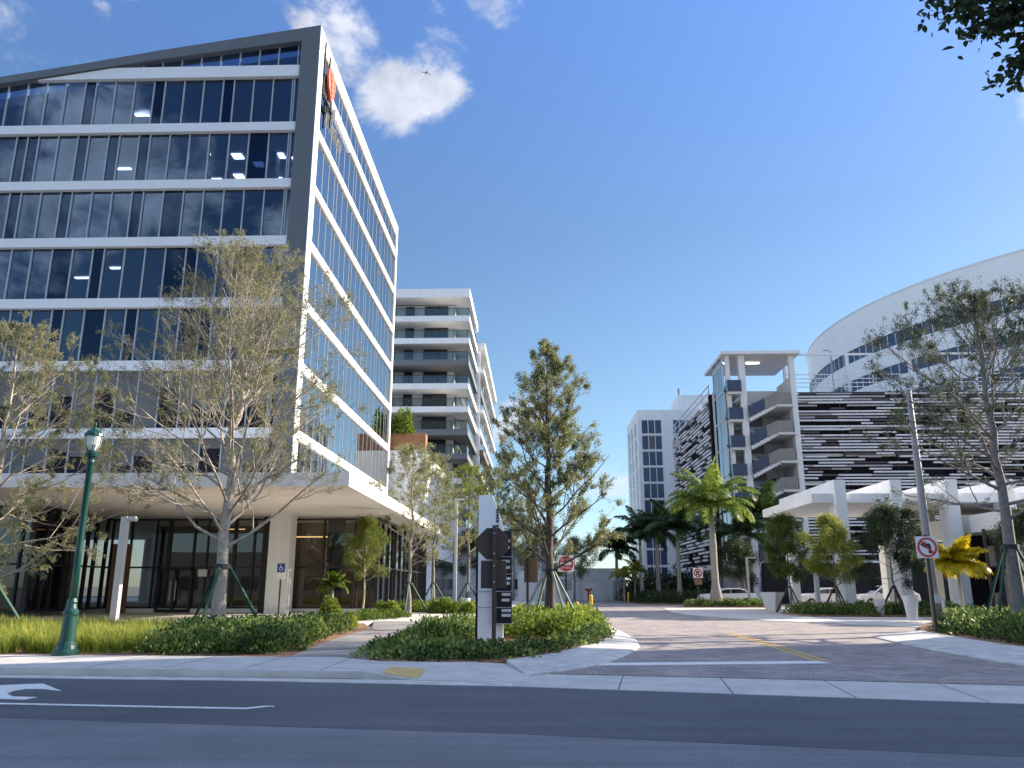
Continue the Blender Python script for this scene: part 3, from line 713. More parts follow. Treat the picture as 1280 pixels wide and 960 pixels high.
for k in range(7):
    z = 22.7 - fh * k
    if z < 2: break
    MB().box(21.7, 23.2, 87.4, 93.6, z - .28, z).build('landing', 'stair', stw)
    MB().box(21.7, 23.2, 87.3, 87.42, z, z + 1.3).build('balcony_panel', 'navy', stw)
    MB().box(21.62, 21.7, 87.3, 88.2, z, z + 1.3).build('balcony_panel', 'g_rail', stw)
    MB().box(22.3, 23.1, 93.5, 93.62, z + .05, z + 2.1).build('door', 'gdark', stw)
    # flight rising to the right to a landing half a storey up
    zh = z - 1.45; zl = z - fh + .1
    if k == 0: pass
    xs0, xs1 = 23.95, 27.0
    MB().box(xs1, 29.0, 87.6, 93.6, zh - .26, zh).build('landing', 'stair', stw)
    fl = MB(); ns = 9
    for i in range(ns):
        x0 = xs0 + (xs1 - xs0) * i / ns; x1 = xs0 + (xs1 - xs0) * (i + 1) / ns; zz = zl + (zh - zl) * (i + 1) / ns
        fl.box(x0, x1, 87.75, 89.6, zz - .42, zz)
    fl.build('stair_flight', 'stairw', stw)
    pn = MB().prism([(xs0, zl + .15), (xs1 - 1.3, zl + .15 + (zh - zl) * .58), (xs1 - 1.3, zl + 1.4 + (zh - zl) * .58), (xs0, zl + 1.4)], 87.62, 87.72, 'y'); pn.build('flight_panel', 'navy', stw)
    pn = MB().prism([(xs1 - 1.3, zl + .15 + (zh - zl) * .58), (xs1, zh), (28.6, zh), (28.6, zh + 1.3), (xs1, zh + 1.3), (xs1 - 1.3, zl + 1.4 + (zh - zl) * .58)], 87.56, 87.66, 'y'); pn.build('flight_panel', 'taupe', stw)
    f2 = MB()
    for i in range(ns):
        x0 = xs1 - (xs1 - xs0) * i / ns; x1 = xs1 - (xs1 - xs0) * (i + 1) / ns; zz = zh + (z - zh) * (i + 1) / ns
        f2.box(x1, x0, 91.2, 93.0, zz - .4, zz)
    f2.build('stair_flight', 'stairw', stw)
    MB().box(24.0, 27.0, 93.45, 93.6, z - fh + .2, z - 1.6).build('mesh_panel', 'taupe', stw)
    MB().box(27.6, 28.4, 93.45, 93.6, zh + .05, zh + 1.9).build('door', 'gdark', stw)
MB().box(24.9, 26.4, 90.9, 91.0, 26.88, 26.96).build('ceiling_light', 'lit', stw)
MB().box(21.8, 22.6, 90.9, 91.0, 26.88, 26.96).build('ceiling_light', 'lit', stw)

# ================================================================== CURVED WHITE BUILDING
cb = thing('curved_building', 'large white curved building with dark ribbon windows rising behind the slatted garage', 'building', (107, 140, 0))
CX, CY, CR = 107.1, 140.0, 54.6
A0, A1, NA = R(150), R(231), 100
def arc(r0, r1, z0, z1):
    m = MB(); n = NA
    for i in range(n + 1):
        a = A0 + (A1 - A0) * i / n; c, s_ = math.cos(a), math.sin(a)
        m.v += [(CX + r1 * c, CY + r1 * s_, z0), (CX + r1 * c, CY + r1 * s_, z1), (CX + r0 * c, CY + r0 * s_, z1), (CX + r0 * c, CY + r0 * s_, z0)]
    for i in range(n):
        b = 4 * i
        for q in range(4): m.f.append((b + q, b + (q + 1) % 4, b + 4 + (q + 1) % 4, b + 4 + q))
    m.f += [(0, 1, 2, 3), (4 * n + 3, 4 * n + 2, 4 * n + 1, 4 * n)]
    return m
for an in (A0, A1):
    c, s_ = math.cos(an), math.sin(an); q = .4 if an == A0 else -.4
    MB().prism([(CX, CY), (CX + (CR - .9) * c, CY + (CR - .9) * s_), (CX + (CR - .9) * c + q * s_, CY + (CR - .9) * s_ - q * c), (CX + q * s_, CY - q * c)], 0, 44.9).build('end_wall', 'white', cb)
zs = [(40.0, 46.0), (34.9, 37.9), (30.2, 33.0), (25.5, 28.3), (0, 23.5)]
for a, b in zs: arc(CR - .8, CR, a, b).build('white_band', 'whitec', cb, smooth=False)
for a, b in ((37.9, 40.0), (33.0, 34.9), (28.3, 30.2), (23.5, 25.5)):
    w = arc(CR - .5, CR - .25, a, b).build('ribbon_window', 'nglass', cb)
    m = MB()
    for i in range(0, 46):
        an = A0 + (A1 - A0) * i / 46; c, s_ = math.cos(an), math.sin(an); t = .05
        p = [(CX + r * c - q * s_, CY + r * s_ + q * c) for r, q in ((CR - .3, -t), (CR - .2, -t), (CR - .2, t), (CR - .3, t))]
        m.prism(p, a, b)
    m.build('mullions', 'white', w)
arc(CR - .9, CR + .12, 45.95, 46.2).build('coping', 'band', cb)
MB().prism([(CX + (CR - .9) * math.cos(a), CY + (CR - .9) * math.sin(a)) for a in np.linspace(A0, A1, 40)] + [(CX, CY)], 45.0, 45.3).build('roof', 'roofm', cb)

# ================================================================== ENTRANCE CANOPY
ec = thing('entrance_canopy', 'white concrete drop-off canopy on broad piers with raised fins in front of the garage', 'canopy', (18, 50, 0))
MB().box(17.1, 42, 50, 61, 6.6, 7.15).build('roof_slab', 'white', ec)
for i in range(6):
    x = 18.4 + 3.38 * i
    MB().box(x, x + .66, 49.6, 50.9, .1, 7.95).build('pier', 'white', ec)
    MB().box(x, x + .66, 50.9, 61, 7.15, 7.93).build('fin', 'white', ec)
    MB().box(x + .05, x + .6, 59.6, 60.6, .1, 6.6).build('pier', 'white', ec)
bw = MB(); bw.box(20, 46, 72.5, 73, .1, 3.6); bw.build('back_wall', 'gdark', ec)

sf = thing('shopfront_building', 'low white-fronted shop with tall dark glass behind the bare tree at right', 'shop', (26, 46, 0))
MB().box(26.3, 46, 44.6, 60, 4.72, 5.75).build('fascia', 'cream', sf)
MB().box(26.6, 46, 52, 52.3, .1, 4.7).build('wall', 'gdark', sf)
w = MB().quad((25.2, 46.3, .25), (46, 46.3, .25), (46, 46.3, 4.72), (25.2, 46.3, 4.72)).build('shop_window', 'g_shop', sf)
m = MB()
for x in np.arange(25.2, 46, 1.45): m.box(x - .05, x + .05, 46.2, 46.38, .25, 4.72)
for z in (.2, 2.6): m.box(25.2, 46, 46.22, 46.36, z, z + .1)
m.build('mullions', 'dark', w)
for x in (26.4, 31.5, 36.5): MB().box(x, x + .45, 45.0, 45.5, .1, 4.72).build('column', 'stair', sf)

# long low white building closing the street
lw = thing('low_white_building', 'long low white wall building closing the far end of the street', 'building', (6, 96, 0))
MB().box(-2, 5.4, 95, 104, 0, 3.35).build('wall', 'white', lw); MB().box(5.4, 10.3, 94.6, 104, 0, 3.6).build('wall', 'white', lw)
ff = MB(); ff.box(2.5, 5.2, 94.9, 95, 2.9, 3.0); ff.box(5.8, 8, 94.5, 94.6, 2.2, 2.32); ff.box(8.6, 10.2, 94.5, 94.6, 2.9, 3.0); ff.build('ledge', 'band', lw)
MB().box(3.0, 4.2, 94.92, 95, 1.2, 2.4).build('window', 'blind', lw); MB().box(8.9, 9.9, 94.52, 94.6, .1, 2.2).build('door', 'blind', lw)

fb2 = thing('far_building', 'plain beige building seen through the trees at the end of the walkway', 'building', (-6, 165, 0))
MB().box(-22, 3, 162, 180, 0, 9).build('wall', 'conb', fb2)
for x in range(-20, 2, 4): MB().box(x, x + 2.2, 161.94, 162, 1, 3).build('window', 'carg', fb2)

# the neighbouring block on the right, out of frame, whose shadow lies over the road
nb = thing('neighbour_building', 'plain pale block of flats beyond the right edge of the view', 'building', (42, 25, 0))
MB().box(31, 58, 12.5, 32.9, 0, 24).build('wall', 'conb', nb)
for k in range(7):
    MB().box(30.94, 31, 14, 33, 1.2 + 3.3 * k, 2.9 + 3.3 * k).build('window', 'carg', nb)
    MB().box(32, 57, 32.9, 32.96, 1.2 + 3.3 * k, 2.9 + 3.3 * k).build('window', 'carg', nb)

fb_ = thing('low_building', 'low grey building across the road, mirrored in the shop glass', 'building', (-15, -40, 0))
MB().box(-60, 30, -52, -38, 0, 7).build('wall', 'condg', fb_)
for x in range(-58, 28, 5): MB().box(x, x + 3, -38, -37.95, 1, 3.2).build('window', 'carg', fb_)

# ================================================================== VEGETATION
def unit(a): return a / (np.linalg.norm(a, axis=-1, keepdims=True) + 1e-9)
def perp(T, g):
    r = g.normal(size=T.shape); r -= (r * T).sum(-1, keepdims=True) * T
    return unit(r)
class Br:
    """a level of branches: start, direction, length, bend (added at s^2), radii"""
    def __init__(s, P, D, Ln, B, r0, r1): s.P, s.D, s.L, s.B, s.r0, s.r1 = P, D, Ln, B, r0, r1
    def at(s, i, t): return s.P[i] + s.D[i] * (s.L[i] * t)[:, None] + s.B[i] * (s.L[i] * t * t)[:, None]
    def tan(s, i, t): return unit(s.D[i] + 2 * s.B[i] * t[:, None])
    def rad(s, i, t): return s.r0[i] + (s.r1[i] - s.r0[i]) * t
    def clamp(s, zmax, rmax):
        for _ in range(3):
            tip = s.P + (s.D + s.B) * s.L[:, None]; over = np.maximum(tip[:, 2] - zmax, 0); dz = np.maximum((s.D + s.B)[:, 2], .1)
            s.L = np.where(over > 0, np.maximum(s.L - over / dz, s.L * .25), s.L)
            tip = s.P + (s.D + s.B) * s.L[:, None]; rr_ = np.hypot(tip[:, 0], tip[:, 1]); lim = rmax(tip[:, 2])
            s.L = np.where(rr_ > lim, np.maximum(s.L * lim / np.maximum(rr_, .01), s.L * .3), s.L)
        return s
    def tubes(s, m, k, g, wob=0.0):
        n = len(s.P); idx = np.arange(n); rings = []
        T0 = unit(s.D + s.B); a = np.where(np.abs(T0[:, 2:3]) < .9, np.array([[0, 0, 1.]]), np.array([[1., 0, 0]]))
        U = unit(np.cross(T0, a)); Wv = np.cross(T0, U)
        for j in range(m + 1):
            t = np.full(n, j / m); c = s.at(idx, t)
            if 0 < j < m and wob: c = c + g.normal(size=c.shape) * (wob * s.L)[:, None]
            r = s.rad(idx, t)
            rings.append(np.stack([c + r[:, None] * (math.cos(2 * math.pi * q / k) * U + math.sin(2 * math.pi * q / k) * Wv) for q in range(k)], 1))
        V = np.stack(rings, 1).reshape(-1, 3)
        base = (np.arange(n) * (m + 1) * k)[:, None, None, None]; j = np.arange(m)[None, :, None, None]; q = np.arange(k)[None, None, :, None]
        q2 = (q + 1) % k
        F = np.concatenate([base + j * k + q, base + j * k + q2, base + (j + 1) * k + q2, base + (j + 1) * k + q], -1).reshape(-1, 4)
        return V, F
def children(par, n_each, g, t0, t1, ang, ln, up, bend, shrink=.6, r_end=.3):
    n = len(par.P); i = np.repeat(np.arange(n), n_each); t = g.uniform(t0, t1, len(i))
    T = par.tan(i, t); a = np.radians(g.normal(ang, 10, len(i)))
    D = unit(T * np.cos(a)[:, None] + perp(T, g) * np.sin(a)[:, None] + np.array([0, 0, up]))
    Ln = ln * par.L[i] * (1.15 - .6 * t) * g.uniform(.6, 1.3, len(i))
    B = np.zeros_like(D); B[:, 2] = bend; B += g.normal(size=B.shape) * .12
    r0 = par.rad(i, t) * shrink
    return Br(par.at(i, t), D, Ln, B, r0, r0 * r_end)
def leaves(centers, g, ln, wid, up=.3, jit=1.0):
    n = len(centers); A = unit(g.normal(size=(n, 3)) * jit + np.array([0, 0, .15])); Nn = unit(g.normal(size=(n, 3)) + np.array([0, 0, up * 2]))
    S = unit(np.cross(A, Nn)); l = ln * g.uniform(.6, 1.35, n)[:, None]; w = wid * g.uniform(.7, 1.3, n)[:, None]
    V = np.stack([centers, centers + A * l * .45 + S * w * .5, centers + A * l, centers + A * l * .45 - S * w * .5], 1).reshape(-1, 3)
    return V, np.arange(4 * n).reshape(n, 4)
def leaves6(centers, g, ln, wid, up=.3):
    n = len(centers); A = unit(g.normal(size=(n, 3)) + np.array([0, 0, -.25])); Nn = unit(g.normal(size=(n, 3)) + np.array([0, 0, up * 2]))
    S = unit(np.cross(A, Nn)); K = np.cross(S, A); l = ln * g.uniform(.6, 1.25, n)[:, None]; w = wid * g.uniform(.75, 1.25, n)[:, None]
    pts = [(0, 0), (.22, .38), (.5, .5), (.8, .28), (1, 0), (.8, -.28), (.5, -.5), (.22, -.38)]
    V = np.stack([centers + A * l * a + S * w * b + K * l * (.10 * abs(b) * 2 - .12 * a * a) for a, b in pts], 1).reshape(-1, 3)
    return V, np.arange(8 * n).reshape(n, 8)
def join(parts):
    vs, fs, o = [], [], 0
    for v, f in parts: vs.append(v); fs.append(f + o); o += len(v)
    return np.concatenate(vs), np.concatenate(fs)

def tree(name, label, loc, h, r, width, first=.3, n1=26, n2=6, n3=5, n4=0, nleaf=9000, leaf=.07, lmat='leaf_olive', bmat='bark', seed=1, el=(35, 72), up=.12, bend=.2,
         prof=None, lean=(0, 0), group=None, twig=True, fill=.0, lw=.5, ang=42, stakes=0, smat='stake', stake_h=2.0, stake_r=1.25, tintbias=0.0, limb=.42, spread=.7):
    g = np.random.default_rng(seed)
    root = thing(name, label, 'tree', loc, group)
    # trunk
    pts = []; k = 12
    for i in range(k + 1):
        t = i / k; pts.append(np.array((lean[0] * t + g.normal() * .012 * h * t * (1 - t) * 2, lean[1] * t + g.normal() * .012 * h * t * (1 - t) * 2, h * .97 * t)))
    rad = [r * (1.35 - 3.5 * t) if t < .1 else r * (1 - .86 * t) for t in np.linspace(0, 1, k + 1)]
    pts = np.array(pts)
    def tp(t): return np.stack([np.interp(t, np.linspace(0, 1, k + 1), pts[:, c]) for c in range(3)], -1)
    tb = MB().tube([tuple(p) for p in pts], rad, 9)
    t = first + (1 - first) * ((np.arange(n1) + .5) / n1) ** .9 * .98
    az = np.arange(n1) * 2.399 + g.normal(0, .35, n1)
    e = np.radians(np.interp((t - first) / (1 - first), [0, 1], el) + g.normal(0, 7, n1))
    D = np.stack([np.cos(az) * np.cos(e), np.sin(az) * np.cos(e), np.sin(e)], -1)
    pf = prof or (lambda s: np.sin(np.pi * np.clip(.12 + .88 * s, 0, 1)) ** .7 * .9 + .1)
    s = (t - first) / (1 - first)
    Ln = width / 2 * pf(s) * g.uniform(.75, 1.15, n1) / np.maximum(np.cos(e), .42)
    Ln = np.minimum(Ln, (h * 1.02 - t * h) / np.maximum(np.sin(e), .2) * 1.1 + .3)
    B = np.zeros_like(D); B[:, 2] = bend * .5; B += g.normal(size=B.shape) * .1
    r0 = r * (1 - .86 * t) * limb
    b1 = Br(tp(t), D, Ln, B, r0, r0 * .25)
    rmax = lambda z: np.maximum(.25, width / 2 * 1.05 * pf(np.clip((z / h - first * .8) / (1 - first * .8), 0, 1)))
    b1.clamp(h, rmax); b2 = children(b1, n2, g, .2, 1.0, ang, .5, up, bend, .6).clamp(h, rmax); b3 = children(b2, n3, g, .25, 1.0, ang, .5, up, bend * .7, .7).clamp(h, rmax)
    parts = [b1.tubes(4, 6, g, .012), b2.tubes(3, 4, g, .015)]
    b2.r0 = np.maximum(b2.r0, .006); b3.r0 = np.maximum(b3.r0, .0045); b3.r1 = np.maximum(b3.r1, .003)
    last = b3
    if twig: parts.append(b3.tubes(2, 3, g, .02))
    if n4:
        b4 = children(b3, n4, g, .3, 1.0, ang, .55, up, bend * .5, .8).clamp(h, rmax); b4.r0 = np.maximum(b4.r0, .004); b4.r1 = np.full(len(b4.P), .003)
        parts.append(b4.tubes(1, 3, g)); last = b4
    tv = np.array(tb.v); tf = np.array([f for f in tb.f if len(f) == 4])
    parts.append((tv, tf))
    V, F = join(parts)
    np_mesh('trunk', V, F, bmat, root, smooth=True)
    # leaves in uneven clumps: every branch end has its own density and tone
    nb = len(last.P); dens = g.gamma(.7, 1, nb); par = dens * last.L; par /= par.sum()
    i = g.choice(nb, nleaf, p=par); tt = g.uniform(.15, 1.08, nleaf)
    c = last.at(i, tt) + g.normal(size=(nleaf, 3)) * leaf * spread
    tone = np.clip(g.normal(.5, .16, nb)[i] + g.normal(0, .16, nleaf) + tintbias, 0, 1)
    v, f = leaves(c, g, leaf, leaf * lw)
    np_mesh('crown', v, f, lmat, root, tint=tone)
    for q in range(stakes):
        a = 2 * math.pi * q / stakes + .5; ca, sa = math.cos(a), math.sin(a)
        p1 = (loc[0] + ca * stake_r, loc[1] + sa * stake_r, loc[2] - .02); p0 = (loc[0] + ca * r * .8, loc[1] + sa * r * .8, loc[2] + stake_h)
        MB().tube([p1, p0], .055, 4).build('stake', smat, root)
    if stakes:
        MB().tube([(loc[0], loc[1], loc[2] + stake_h - .12), (loc[0], loc[1], loc[2] + stake_h + .02)], r * 1.12 + .02, 9).build('strap', 'dark', root)
    return root

leafmat('leaf_olive', [(.090, .105, .050), (.175, .195, .085), (.29, .30, .15), (.40, .385, .23)], .5, .6, .15)
leafmat('leaf_oak', [(.065, .085, .038), (.14, .165, .070), (.25, .26, .12), (.38, .37, .20)], .5, .5, .25)
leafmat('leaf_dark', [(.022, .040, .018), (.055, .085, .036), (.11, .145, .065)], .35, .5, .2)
leafmat('leaf_lime', [(.075, .115, .020), (.20, .24, .040), (.42, .42, .085)], .5, .5, .2)
leafmat('leaf_yellow', [(.10, .12, .012), (.20, .20, .02), (.34, .27, .03)], .5)
leafmat('leaf_shrub', [(.024, .050, .016), (.085, .145, .036), (.20, .28, .065), (.42, .46, .14)], .4, .5, .25)
leafmat('leaf_limeshrub', [(.05, .09, .016), (.17, .24, .034), (.36, .42, .075)], .45, .5, .2)
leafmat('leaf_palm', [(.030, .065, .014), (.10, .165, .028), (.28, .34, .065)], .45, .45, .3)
leafmat('leaf_palmshaded', [(.016, .036, .012), (.040, .075, .020), (.09, .13, .035)], .35, .45, .3)  # darker copy of the palm tones, shade put into the leaf colour
leafmat('leaf_palmyellow', [(.22, .22, .010), (.50, .40, .014), (.72, .55, .03)], .5, .4, .3)
leafmat('grass', [(.09, .16, .020), (.21, .29, .042), (.36, .40, .075), (.46, .42, .12)], .45, .6, .15)

vase = lambda s: np.interp(s, [0, .25, .6, .85, 1], [.9, 1.0, 1.0, .85, .45])
cone = lambda s: np.interp(s, [0, .15, .45, .75, .92, 1], [.85, 1.0, .90, .66, .40, .20])
ball = lambda s: np.interp(s, [0, .3, .65, .88, 1], [.75, 1.0, 1.0, .75, .4])

tree('bare_tree', 'large half-bare tree with pale trunk on green stakes in front of the office block', (-10.0, 26, .12), 12.9, .21, 8.2, first=.2, n1=58, n2=7, n3=6, n4=4, limb=.33, nleaf=88000, leaf=.056, lmat='leaf_olive', seed=21,
     el=(26, 70), up=.16, bend=.2, prof=vase, stakes=3, stake_h=2.15, stake_r=1.5)
tree('bare_tree', 'half-bare tree with twiggy tan crown at the left edge beside the green lamp post', (-17.8, 26, .12), 10.3, .16, 7.2, first=.16, n1=34, n2=7, n3=6, n4=3, nleaf=80000, limb=.35, leaf=.055, lmat='leaf_olive', seed=33,
     el=(5, 70), up=.15, bend=.2, prof=vase, stakes=3, stake_h=2.0, stake_r=1.5, tintbias=.12)
tree('oak_tree', 'tall leafy conical tree propped by stakes in the middle island behind the pylon sign', (.55, 31, .12), 11.0, .19, 5.5, first=.17, n1=40, n2=8, n3=6, n4=0, nleaf=85000, leaf=.072, limb=.33, lmat='leaf_oak', bmat='barkd', tintbias=.1, seed=5,
     el=(28, 62), up=.2, bend=.2, prof=cone, stakes=4, smat='stakew', stake_h=2.1, stake_r=1.4)
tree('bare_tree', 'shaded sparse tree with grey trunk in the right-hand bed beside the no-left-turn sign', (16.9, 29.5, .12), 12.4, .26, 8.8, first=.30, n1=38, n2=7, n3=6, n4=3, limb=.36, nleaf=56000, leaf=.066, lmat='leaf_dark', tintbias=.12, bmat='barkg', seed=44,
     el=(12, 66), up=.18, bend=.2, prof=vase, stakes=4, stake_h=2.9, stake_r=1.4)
tree('young_tree', 'slim young tree with a dense olive crown in front of the shop glass', (-8.75, 42, .12), 4.9, .06, 2.3, first=.34, n1=22, n2=6, n3=4, nleaf=16000, spread=1.6, leaf=.075, lmat='leaf_lime', bmat='bark', seed=6, el=(25, 65), prof=ball, tintbias=-.25)
for i, (x, y, h, w, lab, lm, sd) in enumerate([
    (-7.2, 47, 9.6, 5.2, 'nearest sparse walkway tree under the right corner of the white canopy', 'leaf_olive', 61),
    (-6.8, 55, 10.2, 5.6, 'second sparse walkway tree with forked trunk beside the white podium', 'leaf_olive', 62),
    (-5.0, 61, 10.4, 6.0, 'third walkway tree with yellowish crown behind the grey walkway lamp', 'leaf_lime', 63),
    (-3.2, 70, 11.5, 6.0, 'fourth walkway tree with dark green crown just left of the pylon sign', 'leaf_oak', 64)]):
    tree('walkway_tree', lab, (x, y, .12), h, .13, w, first=.26, n1=24, n2=6, n3=5, n4=2 if i < 2 else 0, nleaf=16000 if i < 2 else 24000, leaf=.10, lmat=lm, bmat='barkg', seed=sd, el=(25, 68), prof=vase,
         stakes=3, stake_h=1.7, stake_r=1.2, tintbias=-.1 if i == 2 else 0, group='trees along the walkway')
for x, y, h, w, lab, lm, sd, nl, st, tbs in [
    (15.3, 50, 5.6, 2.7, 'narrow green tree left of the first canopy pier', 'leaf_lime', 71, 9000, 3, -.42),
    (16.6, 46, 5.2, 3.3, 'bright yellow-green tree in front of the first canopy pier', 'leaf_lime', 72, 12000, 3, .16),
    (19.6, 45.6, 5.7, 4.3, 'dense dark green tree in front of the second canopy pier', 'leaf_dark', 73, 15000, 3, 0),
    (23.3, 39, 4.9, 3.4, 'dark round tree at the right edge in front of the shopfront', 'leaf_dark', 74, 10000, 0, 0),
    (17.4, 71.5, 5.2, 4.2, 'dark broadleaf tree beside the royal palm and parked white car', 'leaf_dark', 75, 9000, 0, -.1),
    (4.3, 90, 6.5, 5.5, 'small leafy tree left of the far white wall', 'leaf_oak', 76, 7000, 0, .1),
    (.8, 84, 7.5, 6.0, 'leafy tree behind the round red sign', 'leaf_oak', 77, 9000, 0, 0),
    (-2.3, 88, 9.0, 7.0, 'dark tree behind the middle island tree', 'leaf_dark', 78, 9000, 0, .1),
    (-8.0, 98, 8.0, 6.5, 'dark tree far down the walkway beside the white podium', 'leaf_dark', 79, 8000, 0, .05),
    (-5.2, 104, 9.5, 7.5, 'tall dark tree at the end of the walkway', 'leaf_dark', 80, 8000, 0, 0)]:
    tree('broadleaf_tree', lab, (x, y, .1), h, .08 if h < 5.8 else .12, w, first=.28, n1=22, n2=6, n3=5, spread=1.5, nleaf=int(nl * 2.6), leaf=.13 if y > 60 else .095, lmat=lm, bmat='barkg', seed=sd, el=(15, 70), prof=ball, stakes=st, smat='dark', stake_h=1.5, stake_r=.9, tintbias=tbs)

src = bpy.data.objects['oak_tree']
for q, (x, y, sc_) in enumerate([(-30, -22, 1.0), (-22, -26, 1.15), (-13, -23, .95), (-4, -25, 1.1), (6, -24, 1.0)]):
    t_ = src.copy(); COL.objects.link(t_); t_.location = (x, y, 0); t_.rotation_euler = (0, 0, q * 1.3); t_.scale = (sc_ * 1.4, sc_ * 1.4, sc_)
    t_['label'] = 'leafy street tree across the road, mirrored in the shop glass'; t_['group'] = 'street trees across the road'
    for ch in src.children:
        if ch.name.startswith(('trunk', 'crown')):
            c = ch.copy(); COL.objects.link(c); c.parent = t_
# overhanging tree whose trunk stands right of the view
oh = thing('overhanging_tree', 'dark leafy branch of a near tree hanging into the top right corner', 'tree', (9.6, 4.0, 0))
tb = MB(); tb.tube([(9.6, 4, 0), (9.55, 4.1, 2.5), (9.3, 4.4, 5.2), (9.2, 4.6, 8.0), (9.3, 4.6, 10.0)], [.34, .26, .22, .14, .05], 10)
tips = [(4.25, 7.5, 7.72), (4.42, 7.45, 7.5), (4.6, 7.6, 7.42), (4.74, 7.4, 7.28), (4.95, 7.6, 7.52), (5.15, 7.5, 7.5), (5.3, 7.5, 7.3), (5.45, 7.6, 7.2), (4.95, 7.4, 6.84), (4.84, 7.5, 6.7), (5.05, 7.5, 6.98), (5.2, 7.5, 7.05), (5.35, 7.4, 7.4), (4.3, 7.6, 7.62), (4.55, 7.5, 7.62), (4.85, 7.5, 7.38), (4.62, 7.5, 7.26), (5.1, 7.6, 7.62), (5.3, 7.5, 7.55), (5.0, 7.45, 6.72), (5.2, 7.5, 6.82), (5.35, 7.5, 6.95), (4.7, 7.7, 7.75), (5.0, 7.8, 7.85), (4.45, 7.7, 7.9), (5.4, 7.8, 7.9)]
cs = []
g = np.random.default_rng(9)
hub = np.array((6.6, 6.4, 7.4)); tb.tube([(9.25, 4.5, 6.0), (8.2, 5.3, 7.0), tuple(hub)], [.12, .08, .05], 6)
for tpn in tips:
    tpn = np.array(tpn); mid = (hub + tpn) / 2 + np.array((0, 0, .15)); tb.tube([tuple(hub), tuple(mid), tuple(tpn)], [.022, .012, .005], 4, False)
    for q in range(120):
        s_ = g.uniform(.5, 1.0); base = mid + (tpn - mid) * (s_ - .5) * 2; cs.append(base + g.normal(size=3) * .075)
for q in range(60):
    p = np.array((g.uniform(6.4, 11.5), g.uniform(2, 7), g.uniform(6.6, 10.5)))
    for w_ in range(40): cs.append(p + g.normal(size=3) * .3)
tb.build('trunk', 'barkd', oh, smooth=True)
v, f = leaves6(np.array(cs), g, .105, .052, up=.8); np_mesh('crown', v - np.array(oh.location), f, 'leaf_dark', oh, tint=np.clip(g.normal(.45, .25, len(f)), 0, 1))

# palms
def frond(g, ln, e0, droop, nl, leaflen, wid, stiff=.3):
    s = np.linspace(0, 1, 14); ang = R(e0) - R(droop) * s ** 1.3; d = ln / 13
    x = np.concatenate([[0], np.cumsum(np.cos(ang[:-1]) * d)]); z = np.concatenate([[0], np.cumsum(np.sin(ang[:-1]) * d)])
    V = []; F = []
    for j in range(13):      # rachis
        w0, w1 = .045 * (1 - s[j]) + .008, .045 * (1 - s[j + 1]) + .008; i = len(V)
        V += [(x[j], -w0, z[j]), (x[j], w0, z[j]), (x[j + 1], w1, z[j + 1]), (x[j + 1], -w1, z[j + 1])]; F.append((i, i + 1, i + 2, i + 3))
    for q in range(nl):
        t = .12 + .87 * q / (nl - 1); px = np.interp(t, s, x); pz = np.interp(t, s, z); a = np.interp(t, s, ang)
        lf = leaflen * (math.sin(math.pi * min(1, .18 + .8 * t)) ** .6) * g.uniform(.85, 1.1)
        for sd in (-1, 1):
            fw = .55 + .25 * t; up_ = g.normal(.25, .3); dr_ = g.uniform(.5, 1.0)
            dx, dz = math.cos(a), math.sin(a)
            m = (px + dx * lf * .4 * fw, sd * lf * .5, pz + dz * lf * .4 * fw + up_ * lf * .22); e = (px + dx * lf * .75 * fw, sd * lf * .82, pz + dz * lf * .7 * fw - dr_ * lf * (.75 - stiff))
            w = wid * g.uniform(.8, 1.2); i = len(V)
            V += [(px - dx * w * .5, 0, pz - dz * w * .5), (px + dx * w * .5, 0, pz + dz * w * .5), (m[0] + dx * w * .6, m[1], m[2] + dz * w * .6), (m[0] - dx * w * .6, m[1], m[2] - dz * w * .6)]; F.append((i, i + 1, i + 2, i + 3))
            V += [(m[0] - dx * w * .6, m[1], m[2] - dz * w * .6), (m[0] + dx * w * .6, m[1], m[2] + dz * w * .6), (e[0] + .006, e[1], e[2]), (e[0] - .006, e[1], e[2])]; F.append((i + 4, i + 5, i + 6, i + 7))
    return np.array(V), np.array(F)
def palm(label, loc, h, r=.2, nf=15, ln=3.2, seed=1, lmat='leaf_palm', bulge=1.7, leaflen=.75, wid=.07, shaft=True, tb=0., group=None, name='palm_tree'):
    g = np.random.default_rng(seed); root = thing(name, label, 'palm', loc, group)
    x, y, z = loc
    pf = [(r * bulge, z), (r * bulge * 1.02, z + .08 * h), (r * 1.2, z + .22 * h), (r * 1.05, z + .4 * h), (r * 1.1, z + .6 * h), (r * .8, z + h * (.86 if shaft else 1))]
    if not shaft: pf[-1] = (r * .7, z + h)
    MB().lathe(pf, x, y, 14).build('trunk', 'palmt', root, smooth=True)
    if shaft: MB().lathe([(r * .86, z + h * .855), (r * .9, z + h * .90), (r * .5, z + h * 1.0)], x, y, 12).build('crownshaft', 'shaft', root, smooth=True)
    for q in range(nf):
        t = (q + .5) / nf; e0 = 84 - 66 * t + g.normal(0, 6); dp = 58 + 50 * t + g.normal(0, 10)
        V, F = frond(g, ln * g.uniform(.85, 1.1), e0, dp, 40, leaflen, wid)
        a = q * 2.4 + g.normal(0, .2); ca, sa = math.cos(a), math.sin(a)
        V = np.stack([V[:, 0] * ca - V[:, 1] * sa, V[:, 0] * sa + V[:, 1] * ca, V[:, 2] + h * .99], -1)
        np_mesh('frond', V, F, lmat, root, tint=np.clip(g.normal(.45 + tb, .2, len(F)) + (.2 if q < 4 else 0), 0, 1))
    return root
palm('tall royal palm with smooth grey trunk standing before the stair tower', (14.35, 66, .1), 7.7, .26, 24, 4.3, 3, leaflen=1.05, wid=.11, tb=.2, group='palms along the street', bulge=1.9)
